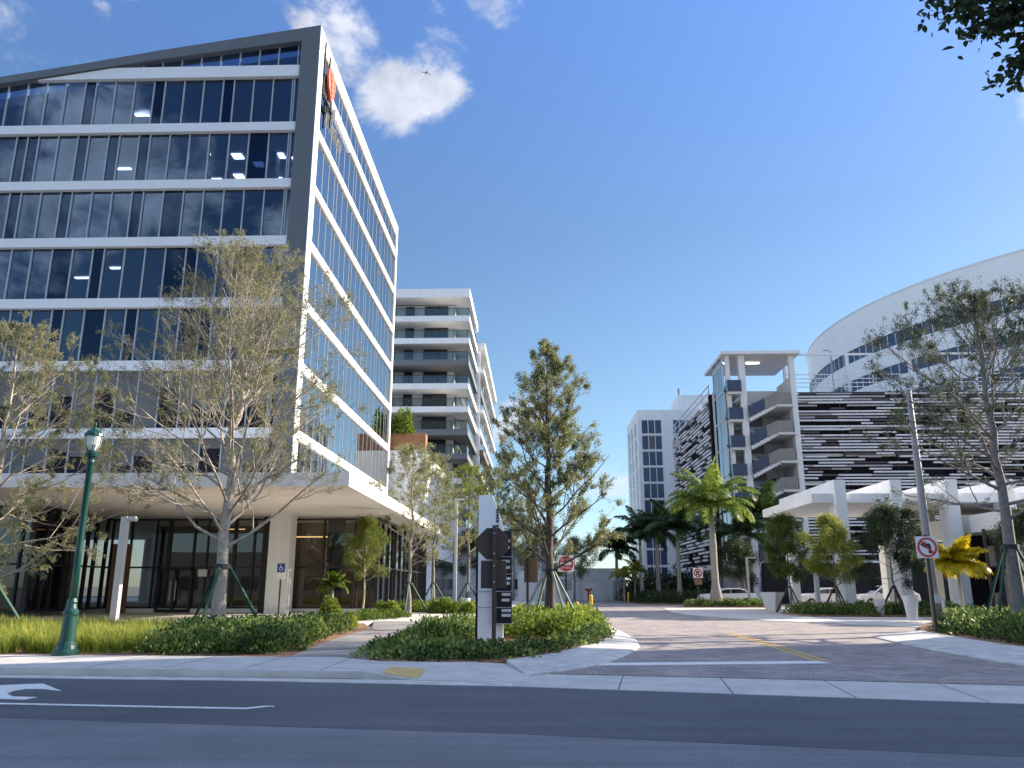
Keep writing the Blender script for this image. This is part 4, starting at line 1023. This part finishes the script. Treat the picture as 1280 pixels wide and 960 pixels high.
for i, (x, y, h, ln, lab) in enumerate([
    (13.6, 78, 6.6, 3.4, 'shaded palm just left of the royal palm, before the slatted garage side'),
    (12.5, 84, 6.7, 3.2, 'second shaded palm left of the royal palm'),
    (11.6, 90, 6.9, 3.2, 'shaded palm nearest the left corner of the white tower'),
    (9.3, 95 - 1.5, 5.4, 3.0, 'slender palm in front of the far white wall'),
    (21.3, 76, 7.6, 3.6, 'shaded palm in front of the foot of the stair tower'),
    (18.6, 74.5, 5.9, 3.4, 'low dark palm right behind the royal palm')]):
    palm(lab, (x, y, .1), h, .18, 17, ln * 1.25, 20 + i, lmat='leaf_palmshaded', leaflen=1.0, wid=.12, tb=-.1 if i != 3 else .1, group='palms along the street')
palm('left one of two small yellow palms at the far end of the street', (8.6, 80, .1), 2.3, .07, 9, 1.7, 31, lmat='leaf_lime', leaflen=.5, shaft=False, bulge=1.2)
palm('right one of two small yellow palms at the far end of the street', (9.9, 82, .1), 2.9, .07, 9, 1.8, 32, lmat='leaf_lime', leaflen=.5, shaft=False, bulge=1.2)
palm('golden yellow sunlit palm behind the no-left-turn sign', (20.3, 40, .1), 2.45, .07, 26, 1.6, 33, lmat='leaf_palmyellow', leaflen=.62, wid=.055, shaft=False, bulge=1.3)
palm('small spiky palm in front of the shop glass beside the white column', (-11.0, 44.5, .12), 1.45, .09, 16, 1.15, 34, leaflen=.32, wid=.05, shaft=False, bulge=1.4)

# shrub beds: uncountable ground cover, leaf by leaf over low domes
def inside(poly, x, y):
    c = np.zeros(len(x), bool); n = len(poly)
    for i in range(n):
        x1, y1 = poly[i]; x2, y2 = poly[(i + 1) % n]
        k = ((y1 > y) != (y2 > y)) & (x < (x2 - x1) * (y - y1) / (y2 - y1 + 1e-12) + x1); c ^= k
    return c
def bed(name, poly, hh, per, leaf, lmat, seed, zb=.11, tb=0., dome=.45, lw=.6):
    g = np.random.default_rng(seed); P = np.array(poly); lo, hi = P.min(0), P.max(0)
    n = int((hi - lo).prod() / dome ** 2 * 1.6) + 4
    x, y = g.uniform(lo[0], hi[0], n), g.uniform(lo[1], hi[1], n); k = inside(poly, x, y); x, y = x[k], y[k]
    hgt = hh * g.uniform(.45, 1.3, len(x)); rad = dome * g.uniform(.7, 1.2, len(x)); ton = g.normal(.42, .16, len(x))
    i = np.repeat(np.arange(len(x)), per); m = len(i)
    th = g.uniform(0, 2 * np.pi, m); ph = np.arccos(g.uniform(0, 1, m)); q = g.uniform(.55, 1.05, m) ** .6
    dirs = np.stack([np.cos(th) * np.sin(ph), np.sin(th) * np.sin(ph), np.cos(ph)], -1)
    c = np.stack([x[i] + dirs[:, 0] * rad[i] * q, y[i] + dirs[:, 1] * rad[i] * q, zb + dirs[:, 2] * hgt[i] * q], -1)
    A = unit(dirs + g.normal(size=(m, 3)) * .55 + np.array([0, 0, .35])); S = unit(np.cross(A, g.normal(size=(m, 3)))); l = (leaf * g.uniform(.6, 1.3, m))[:, None]; w = l * lw
    V = np.stack([c, c + A * l * .5 + S * w * .5, c + A * l, c + A * l * .5 - S * w * .5], 1).reshape(-1, 3)
    o = np_mesh(name, V, np.arange(4 * m).reshape(m, 4), lmat, None, tint=np.clip(ton[i] + g.normal(0, .21, m) + tb, 0, 1)); o['kind'] = 'stuff'
    return o
bed('shrubs', [(-8.7, 18.65), (-5.7, 18.5), (-6.2, 23), (-6.6, 29), (-8.4, 29), (-8.6, 23), (-9.0, 20.4)], .50, 170, .10, 'leaf_shrub', 1)
bed('shrubs', [(-10.2, 22), (-8.6, 22), (-8.6, 27), (-11, 27)], .50, 120, .10, 'leaf_shrub', 12, tb=-.2)
bed('shrubs', [(-3.4, 17.6), (-1.7, 17.2), (-.55, 17.85), (.2, 19.2), (-.1, 19.8), (-1.1, 18.9), (-2.0, 19.3), (-2.7, 20.4), (-3.6, 24), (-3.75, 20)], .27, 120, .10, 'leaf_shrub', 2)
bed('shrubs', [(-2.9, 22), (-1.9, 23), (-1.8, 30), (-3.3, 29.5), (-3.6, 24)], .5, 130, .10, 'leaf_shrub', 22)
bed('shrubs', [(.0, 19.4), (.85, 21.1), (1.65, 23.5), (2.1, 26), (2.3, 29), (1.6, 28), (1.1, 24.5), (.5, 21.5)], .26, 90, .10, 'leaf_shrub', 3)
bed('shrubs', [(-1.0, 24.5), (.6, 25), (1.6, 28), (2.3, 29.5), (2.3, 37), (-.7, 37)], .60, 190, .11, 'leaf_limeshrub', 4, tb=.05)
bed('shrubs', [(13.7, 28.3), (13.3, 25), (13.0, 21), (14.6, 17), (26, 13.5), (27, 26), (22, 36), (17.8, 35.5), (15.3, 31.5)], .60, 120, .11, 'leaf_shrub', 5, tb=-.08)
bed('shrubs', [(14.8, 44.8), (23.5, 43.8), (23.5, 48.6), (14.7, 48.6)], .55, 110, .12, 'leaf_shrub', 6)
bed('shrubs', [(12.4, 65.2), (18.3, 65.2), (18.3, 67.2), (12.2, 67.2)], .45, 90, .13, 'leaf_shrub', 7)
bed('shrubs', [(10.6, 74.5), (16.5, 74.5), (16.5, 92), (9.6, 92)], .9, 70, .22, 'leaf_dark', 8, dome=.9)
bed('shrubs', [(-9.5, 49), (-4.5, 47), (-3.2, 52), (-7.8, 54)], .5, 110, .12, 'leaf_limeshrub', 9, tb=-.15)
bed('shrubs', [(-9.0, 36.3), (-7.4, 36.3), (-6.0, 43), (-8.6, 43.5)], .3, 90, .10, 'leaf_limeshrub', 10, tb=-.3)
bed('shrubs', [(10.6, 93.5), (20.4, 93.5), (20.4, 99), (10.6, 99)], 3.2, 160, .32, 'leaf_dark', 18, dome=1.2)
for x, y, s, sd, lab in [(-10.6, 42.6, .8, 51, 'bright lime round shrub below the small spiky palm'), (-7.9, 44.4, .62, 52, 'bright lime round shrub right of the slim young tree'), (-5.2, 46.5, .75, 53, 'lime round shrub at the foot of the grey walkway lamp'), (-3.5, 45.5, .55, 54, 'small lime shrub beside the white planter box')]:
    o = bed('round_shrub', [(x - .35, y - .35), (x + .35, y - .35), (x + .35, y + .35), (x - .35, y + .35)], s, 500, .12, 'leaf_limeshrub', sd, dome=.42, tb=.15)
    del o['kind']; tag(o, lab, 'shrub')
o = bed('terrace_shrub', [(-12.9, 70.6), (-11.2, 70.6), (-11.2, 71.4), (-12.9, 71.4)], 2.0, 420, .22, 'leaf_limeshrub', 55, zb=14.8, dome=.75, tb=-.1); del o['kind']; tag(o, 'bushy green shrub growing in the long wooden roof planter', 'shrub')
# fallen leaves on the mulch
g = np.random.default_rng(77); x = g.uniform(-3.5, 2.6, 4000); y = g.uniform(17.3, 36, 4000); k = inside(INN + [(-1.0, 46), (-1.0, 33), (-3.2, 31), (-3.9, 24), (-3.6, 17.2)], x, y)
v, f = leaves(np.stack([x[k], y[k], np.full(k.sum(), .135)], -1), g, .09, .05, up=3); leafmat('leaf_dry', [(.10, .05, .02), (.28, .15, .06), (.45, .30, .16)], .2); o = np_mesh('fallen_leaves', v, f, 'leaf_dry', None, tint=g.uniform(0, 1, len(f))); o['kind'] = 'stuff'

# ornamental grass on the left
def grass(poly, seed, step=.36, blades=60, h=.85):
    g = np.random.default_rng(seed); P = np.array(poly); lo, hi = P.min(0), P.max(0)
    gx, gy = np.meshgrid(np.arange(lo[0], hi[0], step), np.arange(lo[1], hi[1], step)); x = gx.ravel() + g.normal(0, .09, gx.size); y = gy.ravel() + g.normal(0, .09, gx.size)
    k = inside(poly, x, y); x, y = x[k], y[k]; th = h * g.uniform(.7, 1.15, len(x)); ton = g.normal(.5, .12, len(x))
    i = np.repeat(np.arange(len(x)), blades); m = len(i)
    az = g.uniform(0, 2 * np.pi, m); lean = g.uniform(.1, .85, m); hh = th[i] * g.uniform(.6, 1.1, m)
    b = np.stack([x[i] + g.normal(0, .05, m), y[i] + g.normal(0, .05, m), np.full(m, .12)], -1); d = np.stack([np.cos(az), np.sin(az), np.zeros(m)], -1); s = np.stack([-np.sin(az), np.cos(az), np.zeros(m)], -1)
    w = .007
    def at(t): return b + d * (lean * hh * t * t)[:, None] + np.array([0, 0, 1.]) * (hh * (t - .35 * lean * t * t))[:, None]
    r = [at(0.), at(.5), at(.8), at(1.0)]; ws = [w, w, w * .7, w * .15]
    V = np.stack([q for p, ww in zip(r, ws) for q in (p - s * ww, p + s * ww)], 1).reshape(-1, 3); B0 = (np.arange(m) * 8)[:, None]
    F = np.concatenate([B0 + np.array([[0, 1, 3, 2]]), B0 + np.array([[2, 3, 5, 4]]), B0 + np.array([[4, 5, 7, 6]])], 1).reshape(-1, 4)
    t = np.clip(np.repeat(ton[i] + g.normal(0, .15, m), 3) + np.tile([-.12, .0, .22], m), 0, 1)
    o = np_mesh('ornamental_grass', V, F, 'grass', None, tint=t); o['kind'] = 'stuff'; return o
grass([(-26, 19.5), (-12, 18.65), (-8.8, 18.75), (-9.2, 21), (-10.4, 22.5), (-11, 27), (-26, 27)], 5, h=.62)
grass([(-8.5, 29), (-6.6, 29), (-6.6, 31), (-9.0, 31)], 6, h=.5)

# ================================================================== STREET FURNITURE
# green lamp post
x, y = -10.35, 18.25
lp = thing('street_lamp', 'dark green cast lamp post with glass lantern and finial at the left kerb', 'street lamp', (x, y, .12))
MB().lathe([(.28, .12), (.28, .2), (.23, .26), (.21, .34), (.165, .42), (.145, .95), (.165, 1.0), (.165, 1.06), (.12, 1.12), (.10, 1.22), (.115, 1.26), (.085, 1.34)], x, y, 20).build('base', 'green', lp, smooth=False)
MB().lathe([(.085, 1.34), (.075, 2.4), (.068, 4.35), (.09, 4.38), (.09, 4.44), (.06, 4.5)], x, y, 16).build('pole', 'green', lp, smooth=True)
MB().lathe([(.05, 4.5), (.13, 4.54), (.15, 4.62), (.10, 4.68)], x, y, 12).build('collar', 'green', lp)
MB().lathe([(.10, 4.68), (.17, 4.80), (.185, 5.0), (.16, 5.04)], x, y, 10).build('lantern_glass', 'lens', lp)
cg = MB()
for q in range(6):
    a = q * math.pi / 3; cg.tube([(x + .105 * math.cos(a), y + .105 * math.sin(a), 4.68), (x + .178 * math.cos(a), y + .178 * math.sin(a), 4.80), (x + .192 * math.cos(a), y + .192 * math.sin(a), 5.02)], .010, 4)
cg.build('lantern_cage', 'green', lp)
MB().lathe([(.21, 5.02), (.20, 5.08), (.12, 5.16), (.05, 5.2), (.03, 5.25), (.045, 5.28), (.012, 5.36)], x, y, 12).build('lantern_cap', 'green', lp)

def bent_lamp(name, label, x, y, h, r, arm, mat, z0=.12):
    t = thing(name, label, 'street lamp', (x, y, z0))
    MB().box(x - r, x + r, y - r, y + r, z0, z0 + h).build('post', mat, t, bevel=r * .2)
    MB().box(x + r, x + arm, y - r * .8, y + r * .8, z0 + h - r * 1.3, z0 + h).build('lamp_head', mat, t, bevel=r * .2)
    MB().box(x - r * 1.8, x + r * 1.8, y - r * 1.8, y + r * 1.8, z0 - .01, z0 + .05).build('base_plate', mat, t)
    return t
bent_lamp('walkway_lamp', 'pale square lamp post with short bent head among the ornamental grass', -15.9, 31, 4.1, .13, .45, 'steel')
bent_lamp('walkway_lamp', 'grey lamp post with thin bent arm beside the royal palm', 16.95, 66, 3.75, .09, .75, 'greypole')
bent_lamp('walkway_lamp', 'tall slim pale lamp post among the walkway trees left of the pylon sign', -5.05, 52, 7.0, .09, .5, 'steel')
pl = thing('light_pole', 'tall leaning grey round light pole behind the no-left-turn sign', 'pole', (14.75, 31, .12))
MB().tube([(14.75, 31, .1), (14.75, 31, 5), (14.75, 31, 9.1)], [.165, .14, .10], 14).build('post', 'greypole', pl, smooth=True)
MB().tube([(14.75, 31, .1), (14.75, 31, .22)], .27, 14).build('base_plate', 'greypole', pl)
MB().box(14.66, 14.84, 30.75, 30.82, 1.0, 1.3).build('hand_hole_cover', 'steel', pl)

# pylon sign
py = thing('pylon_sign', 'white slanted-top pylon sign with dark directory panel in the island', 'sign', (-1.15, 21.7, .1))
MB().prism([(-1.5, .1), (-.84, .1), (-.84, 3.15), (-1.12, 3.98), (-1.5, 3.98)], 21.62, 22.1, 'y').build('slab', 'white', py, bevel=.012)
MB().prism([(-1.56, .1), (-1.5, .1), (-1.5, 2.85), (-1.56, 2.85)], 21.66, 22.0, 'y').build('edge_panel', 'black', py)
MB().box(-1.02, -.60, 21.38, 21.615, .66, 3.02).build('directory_panel', 'black', py, bevel=.02)
bnd = MB()
for z in (.66, 1.06, 1.46, 1.90, 2.34):
    bnd.box(-1.03, -.575, 21.36, 21.63, z, z + .02)
    if .9 < z < 1.8: bnd.box(-1.58, -1.035, 21.605, 21.63, z, z + .016)
bnd.build('steel_band', 'greypole', py)
txm = MB(); rr = random.Random(8)
for z in (2.72, 2.55, 2.20, 2.04, 1.76, 1.64, 1.36, 1.22, .96, .84):
    xx = -.86
    while xx < -.66:
        w = rr.uniform(.018, .04); txm.box(xx, xx + w, 21.362, 21.378, z, z + .07); xx += w + .010
txm.build('directory_text', 'swhite', py)
vt = MB(); zz = 3.62
for w in (.07, .03, .06, .05, .06, 0, .05, .06, .03, 0, .05, .07):
    if w:
        vt.box(-1.02, -.955, 21.60, 21.618, zz - w, zz); vt.box(-1.02, -.98, 21.60, 21.618, zz - w - .012, zz - w - .002)
    zz -= w + .022 if w else .05
vt.build('vertical_lettering', 'brown', py)

# back of a stop sign on a brown post with a plate below
def octagon(cx, cz, r): return [(cx + r * math.cos(R(22.5 + 45 * i)), cz + r * math.sin(R(22.5 + 45 * i))) for i in range(8)]
st = thing('stop_sign', 'back of a brown octagonal sign above a square plate before the pylon', 'sign', (-1.02, 20.6, .1))
MB().box(-1.07, -.97, 20.5, 20.6, .08, 3.10).build('post', 'brown', st)
MB().prism(octagon(-1.06, 2.645, .425), 20.61, 20.64, 'y').build('octagon_plate', 'brown', st, bevel=.006)
MB().box(-1.36, -.72, 20.61, 20.64, 1.55, 2.23).build('square_plate', 'brown', st, bevel=.012)
bo = MB()
for z in (2.9, 2.4, 2.1, 1.7): bo.tube([(-1.02, 20.485, z), (-1.02, 20.50, z)], .018, 8)
bo.build('bolt', 'steel', st)
s2 = thing('sign_post', 'brown sign seen from behind on a post left of the middle tree', 'sign', (-.2, 34, .1))
MB().box(-.36, -.26, 33.95, 34.05, .08, 2.9).build('post', 'brown', s2)
MB().box(-.45, .12, 34.06, 34.09, 1.75, 2.72).build('plate', 'woodpan', s2, bevel=.01)
# do-not-enter sign
dn = thing('do_not_enter_sign', 'square white sign with a red disc and white bar beside the middle tree', 'sign', (1.5, 40, .1))
MB().box(1.46, 1.55, 40.02, 40.1, .08, 3.1).build('post', 'brown', dn)
MB().box(1.12, 1.90, 39.98, 40.0, 2.28, 3.06).build('plate', 'swhite', dn, bevel=.01)
MB().prism([(1.51 + .36 * math.cos(a), 2.67 + .36 * math.sin(a)) for a in np.linspace(0, 2 * math.pi, 28, endpoint=False)], 39.965, 39.977, 'y').build('red_disc', 'sred', dn)
MB().box(1.24, 1.78, 39.95, 39.962, 2.60, 2.74).build('white_bar', 'swhite', dn)
def text(name, s, size, loc, mat, parent, rot=(R(90), 0, 0)):
    cu = bpy.data.curves.new(name, 'FONT'); cu.body = s; cu.size = size; cu.align_x = 'CENTER'; cu.align_y = 'CENTER'; cu.extrude = .003
    t = bpy.data.objects.new(name, cu); COL.objects.link(t); dg = bpy.context.evaluated_depsgraph_get()
    me = bpy.data.meshes.new_from_object(t.evaluated_get(dg)); bpy.data.objects.remove(t)
    o = bpy.data.objects.new(name, me); me.materials.clear(); me.materials.append(M[mat]); COL.objects.link(o); o.parent = parent
    off = np.array(parent.location) if parent else np.zeros(3); o.location = tuple(np.array(loc) - off); o.rotation_euler = rot; return o
text('lettering', 'DO NOT', .15, (1.51, 39.955, 2.85), 'swhite', dn); text('lettering', 'ENTER', .15, (1.51, 39.955, 2.47), 'swhite', dn)

def ring(cx, cz, r0, r1, y0, y1, n=36):
    m = MB()
    for i in range(n):
        a, b = 2 * math.pi * i / n, 2 * math.pi * (i + 1) / n
        m.prism([(cx + r0 * math.cos(a), cz + r0 * math.sin(a)), (cx + r1 * math.cos(a), cz + r1 * math.sin(a)), (cx + r1 * math.cos(b), cz + r1 * math.sin(b)), (cx + r0 * math.cos(b), cz + r0 * math.sin(b))], y0, y1, 'y')
    return m
# no-left-turn sign
nl_ = thing('no_left_turn_sign', 'square white sign with red ring struck through a black left-turn arrow', 'sign', (13.28, 28, .1))
cx, cz = 13.28, 2.88
MB().box(cx - .04, cx + .05, 28.01, 28.08, .05, 3.3).build('post', 'brown', nl_)
MB().box(cx - .36, cx + .36, 27.98, 28.0, cz - .36, cz + .36).build('plate', 'swhite', nl_, bevel=.01)
am = MB().prism([(cx + .04, cz - .20), (cx + .13, cz - .20), (cx + .13, cz + .06), (cx + .08, cz + .13), (cx - .04, cz + .13), (cx - .04, cz + .20), (cx - .22, cz + .09), (cx - .04, cz - .03), (cx - .04, cz + .05), (cx + .04, cz + .03)], 27.968, 27.978, 'y'); am.build('arrow', 'sblack', nl_)
rg = ring(cx, cz, .265, .325, 27.958, 27.966); rg.prism([(cx - .21, cz + .17), (cx - .17, cz + .21), (cx + .21, cz - .17), (cx + .17, cz - .21)], 27.955, 27.9575, 'y'); rg.build('red_ring', 'sred', nl_)
# no-U-turn sign by the royal palm
nu = thing('no_u_turn_sign', 'small square white and red prohibition sign on a post left of the royal palm', 'sign', (12.85, 65.2, .1))
cx, cz = 12.85, 2.62
MB().box(cx - .04, cx + .04, 65.22, 65.3, .05, 3.0).build('post', 'brown', nu)
MB().box(cx - .38, cx + .38, 65.18, 65.2, cz - .38, cz + .38).build('plate', 'swhite', nu)
u_ = MB(); u_.box(cx - .14, cx - .06, 65.165, 65.177, cz - .1, cz + .08); u_.box(cx - .14, cx + .12, 65.165, 65.177, cz + .08, cz + .16); u_.box(cx + .04, cx + .12, 65.165, 65.177, cz - .2, cz + .08); u_.prism([(cx - .2, cz - .08), (cx - .1, cz - .2), (cx, cz - .08)], 65.165, 65.177, 'y'); u_.build('arrow', 'sblack', nu)
rg = ring(cx, cz, .25, .33, 65.15, 65.16, 24); rg.prism([(cx - .2, cz + .15), (cx - .15, cz + .2), (cx + .2, cz - .15), (cx + .15, cz - .2)], 65.14, 65.148, 'y'); rg.build('red_ring', 'sred', nu)
MB().box(cx - .3, cx + .3, 65.18, 65.2, cz - .9, cz - .45).build('plate', 'woodpan', nu)
# accessible parking sign
ac = thing('accessible_parking_sign', 'small blue accessible parking sign with white plate on a thin post by the white column', 'sign', (-13.1, 42, .1))
MB().box(-13.14, -13.06, 42.02, 42.08, .05, 2.75).build('post', 'brown', ac)
MB().box(-13.3, -12.9, 41.98, 42.0, 2.3, 2.75).build('plate', 'sblue', ac); MB().box(-13.3, -12.9, 41.98, 42.0, 1.95, 2.28).build('plate', 'swhite', ac)
sy = ring(-13.09, 2.47, .075, .10, 41.965, 41.975, 16); sy.box(-13.14, -13.11, 41.965, 41.975, 2.5, 2.62); sy.box(-13.13, -13.03, 41.96, 41.964, 2.52, 2.55); sy.tube([(-13.12, 41.972, 2.66), (-13.12, 41.966, 2.66)], .03, 10); sy.build('wheelchair_symbol', 'swhite', ac)

# yellow hydrant, yellow bollards, barrel, planters, bollards
hy = thing('fire_hydrant', 'yellow fire hydrant behind the lime shrubs of the island', 'hydrant', (1.95, 38.5, .1))
MB().lathe([(.17, .1), (.17, .16), (.12, .2), (.12, .62), (.15, .66), (.15, .72), (.12, .78), (.05, .86), (.04, .92)], 1.95, 38.5, 14).build('barrel', 'yellow', hy, smooth=True)
MB().tube([(1.72, 38.5, .55), (2.18, 38.5, .55)], .07, 10).tube([(1.95, 38.26, .48), (1.95, 38.5, .48)], .09, 10).build('outlet', 'yellow', hy)
for i, (x, y, h, lab) in enumerate([(2.55, 38, 1.15, 'yellow round-topped bollard right of the yellow hydrant'), (1.55, 40.5, 1.0, 'second yellow bollard left behind the hydrant'), (8.3, 74, 1.0, 'thin yellow bollard at the far palm bed')]):
    r = .085 if i < 2 else .07
    b = tag(MB().lathe([(r, .08), (r, h), (r * .8, h + .05), (r * .3, h + .09)], x, y, 14).build('bollard', 'yellow', smooth=True), lab, 'bollard', 'yellow bollards')
tb_ = thing('traffic_barrel', 'orange and white striped utility marker low behind the sign post', 'marker', (-1.0, 22.8, .1))
MB().lathe([(.12, .1), (.12, .42), (.11, .42)], -1.0, 22.8, 14).build('body', 'orange', tb_); MB().lathe([(.118, .42), (.112, .62), (.02, .64)], -1.0, 22.8, 14).build('white_top', 'concw', tb_)
def planter(label, x, y, h, rt, rb, z0=.1):
    p = thing('tapered_planter', label, 'planter', (x, y, z0))
    MB().lathe([(rb, z0), (rt, z0 + h), (rt * .9, z0 + h), (rt * .85, z0 + h - .08)], x, y, 4 if rt > .4 else 16).build('pot', 'concw', p)
    MB().lathe([(rt * .84, z0 + h - .09), (.01, z0 + h - .06)], x, y, 4 if rt > .4 else 16, False).build('soil', 'mulch', p)
    return p
planter('large square tapered white planter left of the canopy trees', 14.5, 51, 1.15, .75, .42)
planter('slim tapered white pot before the bright yellow-green tree', 18.3, 44.6, .85, .30, .17)
planter('tall slim tapered white pot left of the no-left-turn sign', 17.0, 38, 1.1, .34, .2)
planter('slim white pot deep in the lime bed by the walkway lamp', -3.9, 46.5, .85, .26, .2)
tag(MB().box(18.85, 18.95, 38.9, 39.0, .08, 1.0).box(18.6, 18.95, 38.9, 39.0, 1.0, 1.1).box(18.6, 18.7, 38.9, 39.0, .9, 1.0).build('path_light', 'steel'), 'pale hooked path light behind the tall white pot', 'path light')
tag(MB().box(16.6, 16.85, 49.3, 49.55, .08, 2.4).build('white_post', 'concw', bevel=.02), 'short white square post behind the yellow-green tree', 'post')

# red and brown vents: red standpipe at the far wall
rs = thing('standpipe', 'red standpipe in front of the far white wall', 'hydrant', (5.9, 91, 0)); MB().tube([(5.9, 91, 0), (5.9, 91, 1.3)], .14, 10).build('pipe', 'sred', rs); MB().tube([(5.5, 91, 1.3), (5.9, 91, 1.15), (6.3, 91, 1.3)], .12, 8).build('inlet', 'sred', rs)

# cars
def car(label, loc, rot, suv=False):
    c = thing('parked_car', label, 'car', (0, 0, 0)); H = 1.62 if suv else 1.45; Lh = 2.35
    prof = [(-Lh, .35), (-Lh, .75), (-Lh + .1, .92), (-1.25, 1.0), (-.55, H - .06), (-.2, H), (.9, H), (1.35 + .3 * suv, H - .12), (1.75 + .3 * suv, 1.05), (Lh - .08, 1.0), (Lh, .7), (Lh, .35), (1.85, .28), (-1.85, .28)]
    b = MB().prism(prof, -.88, .88, 'y'); b.build('body', 'carw', c, bevel=.09)
    for s in (-1, 1):
        MB().prism([(-1.05, 1.02), (-.48, H - .13), (.05, H - .09), (.05, 1.02)], s * .882, s * .896, 'y').build('side_window', 'carg', c)
        MB().prism([(.12, 1.02), (.12, H - .09), (.9, H - .09), (1.3 + .25 * suv, H - .2), (1.55 + .2 * suv, 1.05)], s * .882, s * .896, 'y').build('side_window', 'carg', c)
        for x in (-1.42, 1.42):
            w = MB().tube([(x, s * .70, .33), (x, s * .91, .33)], .33, 18).build('wheel', 'tyre', c)
            MB().tube([(x, s * .905, .33), (x, s * .925, .33)], .21, 12).build('rim', 'rim', w)
        MB().box(-Lh - .012, -Lh + .2, s * .55 - .18, s * .55 + .18, .68, .82).build('headlight', 'lens', c); MB().box(Lh - .2, Lh + .012, s * .6 - .16, s * .6 + .16, .75, .92).build('tail_light', 'redl', c)
        MB().box(-.95, -.75, s * .9, s * 1.02, .98, 1.1).build('mirror', 'carw', c)
    MB().prism([(-1.13, 1.04), (-.56, H - .11), (-.58, H - .07), (-1.19, 1.04)], -.76, .76, 'y').build('windscreen', 'carg', c)
    MB().box(-Lh - .014, -Lh + .1, -.4, .4, .42, .6).build('grille', 'tyre', c)
    c.location = loc; c.rotation_euler = (0, 0, rot); return c
car('white saloon car parked behind the royal palm', (16.4, 71.2, .0), R(4))
car('white sport utility car parked in the shade under the white canopy', (28.3, 67.5, .03), R(-6), True)
car('white saloon car half hidden behind the shaded canopy trees at right', (23.2, 67, .03), R(3))

# aeroplane, far and high
pn = thing('aeroplane', 'tiny white airliner flying beside the cloud', 'aeroplane', (0, 0, 0))
MB().tube([(0, -19, 0), (0, -17, 0), (0, -12, 0), (0, 12, .3), (0, 19, 1.2)], [.3, 1.4, 2.0, 1.9, .4], 12).build('fuselage', 'skin', pn, smooth=True)
MB().prism([(-1.5, -4), (1.5, -4), (17, 7), (17, 9.5), (1.5, 4), (-1.5, 4), (-17, 9.5), (-17, 7)], -.9, -.4).build('wing', 'greypole', pn)
MB().prism([(-.5, 14), (.5, 14), (6.5, 18.5), (6.5, 20), (.5, 18.5), (-.5, 18.5), (-6.5, 20), (-6.5, 18.5)], .9, 1.2).build('tailplane', 'skin', pn)
MB().prism([(13, 1), (18.5, 7), (20, 7), (18.5, 1)], -.2, .2, 'x').build('tail_fin', 'skin', pn)
for s in (-1, 1): MB().tube([(s * 5.5, -2.5, -1.9), (s * 5.5, 2, -1.9)], 1.0, 10).build('engine', 'greypole', pn)
pn.scale = (.62, .62, .62); pn.location = (-226, 1500, 1076); pn.rotation_euler = (R(8), R(6), R(20))
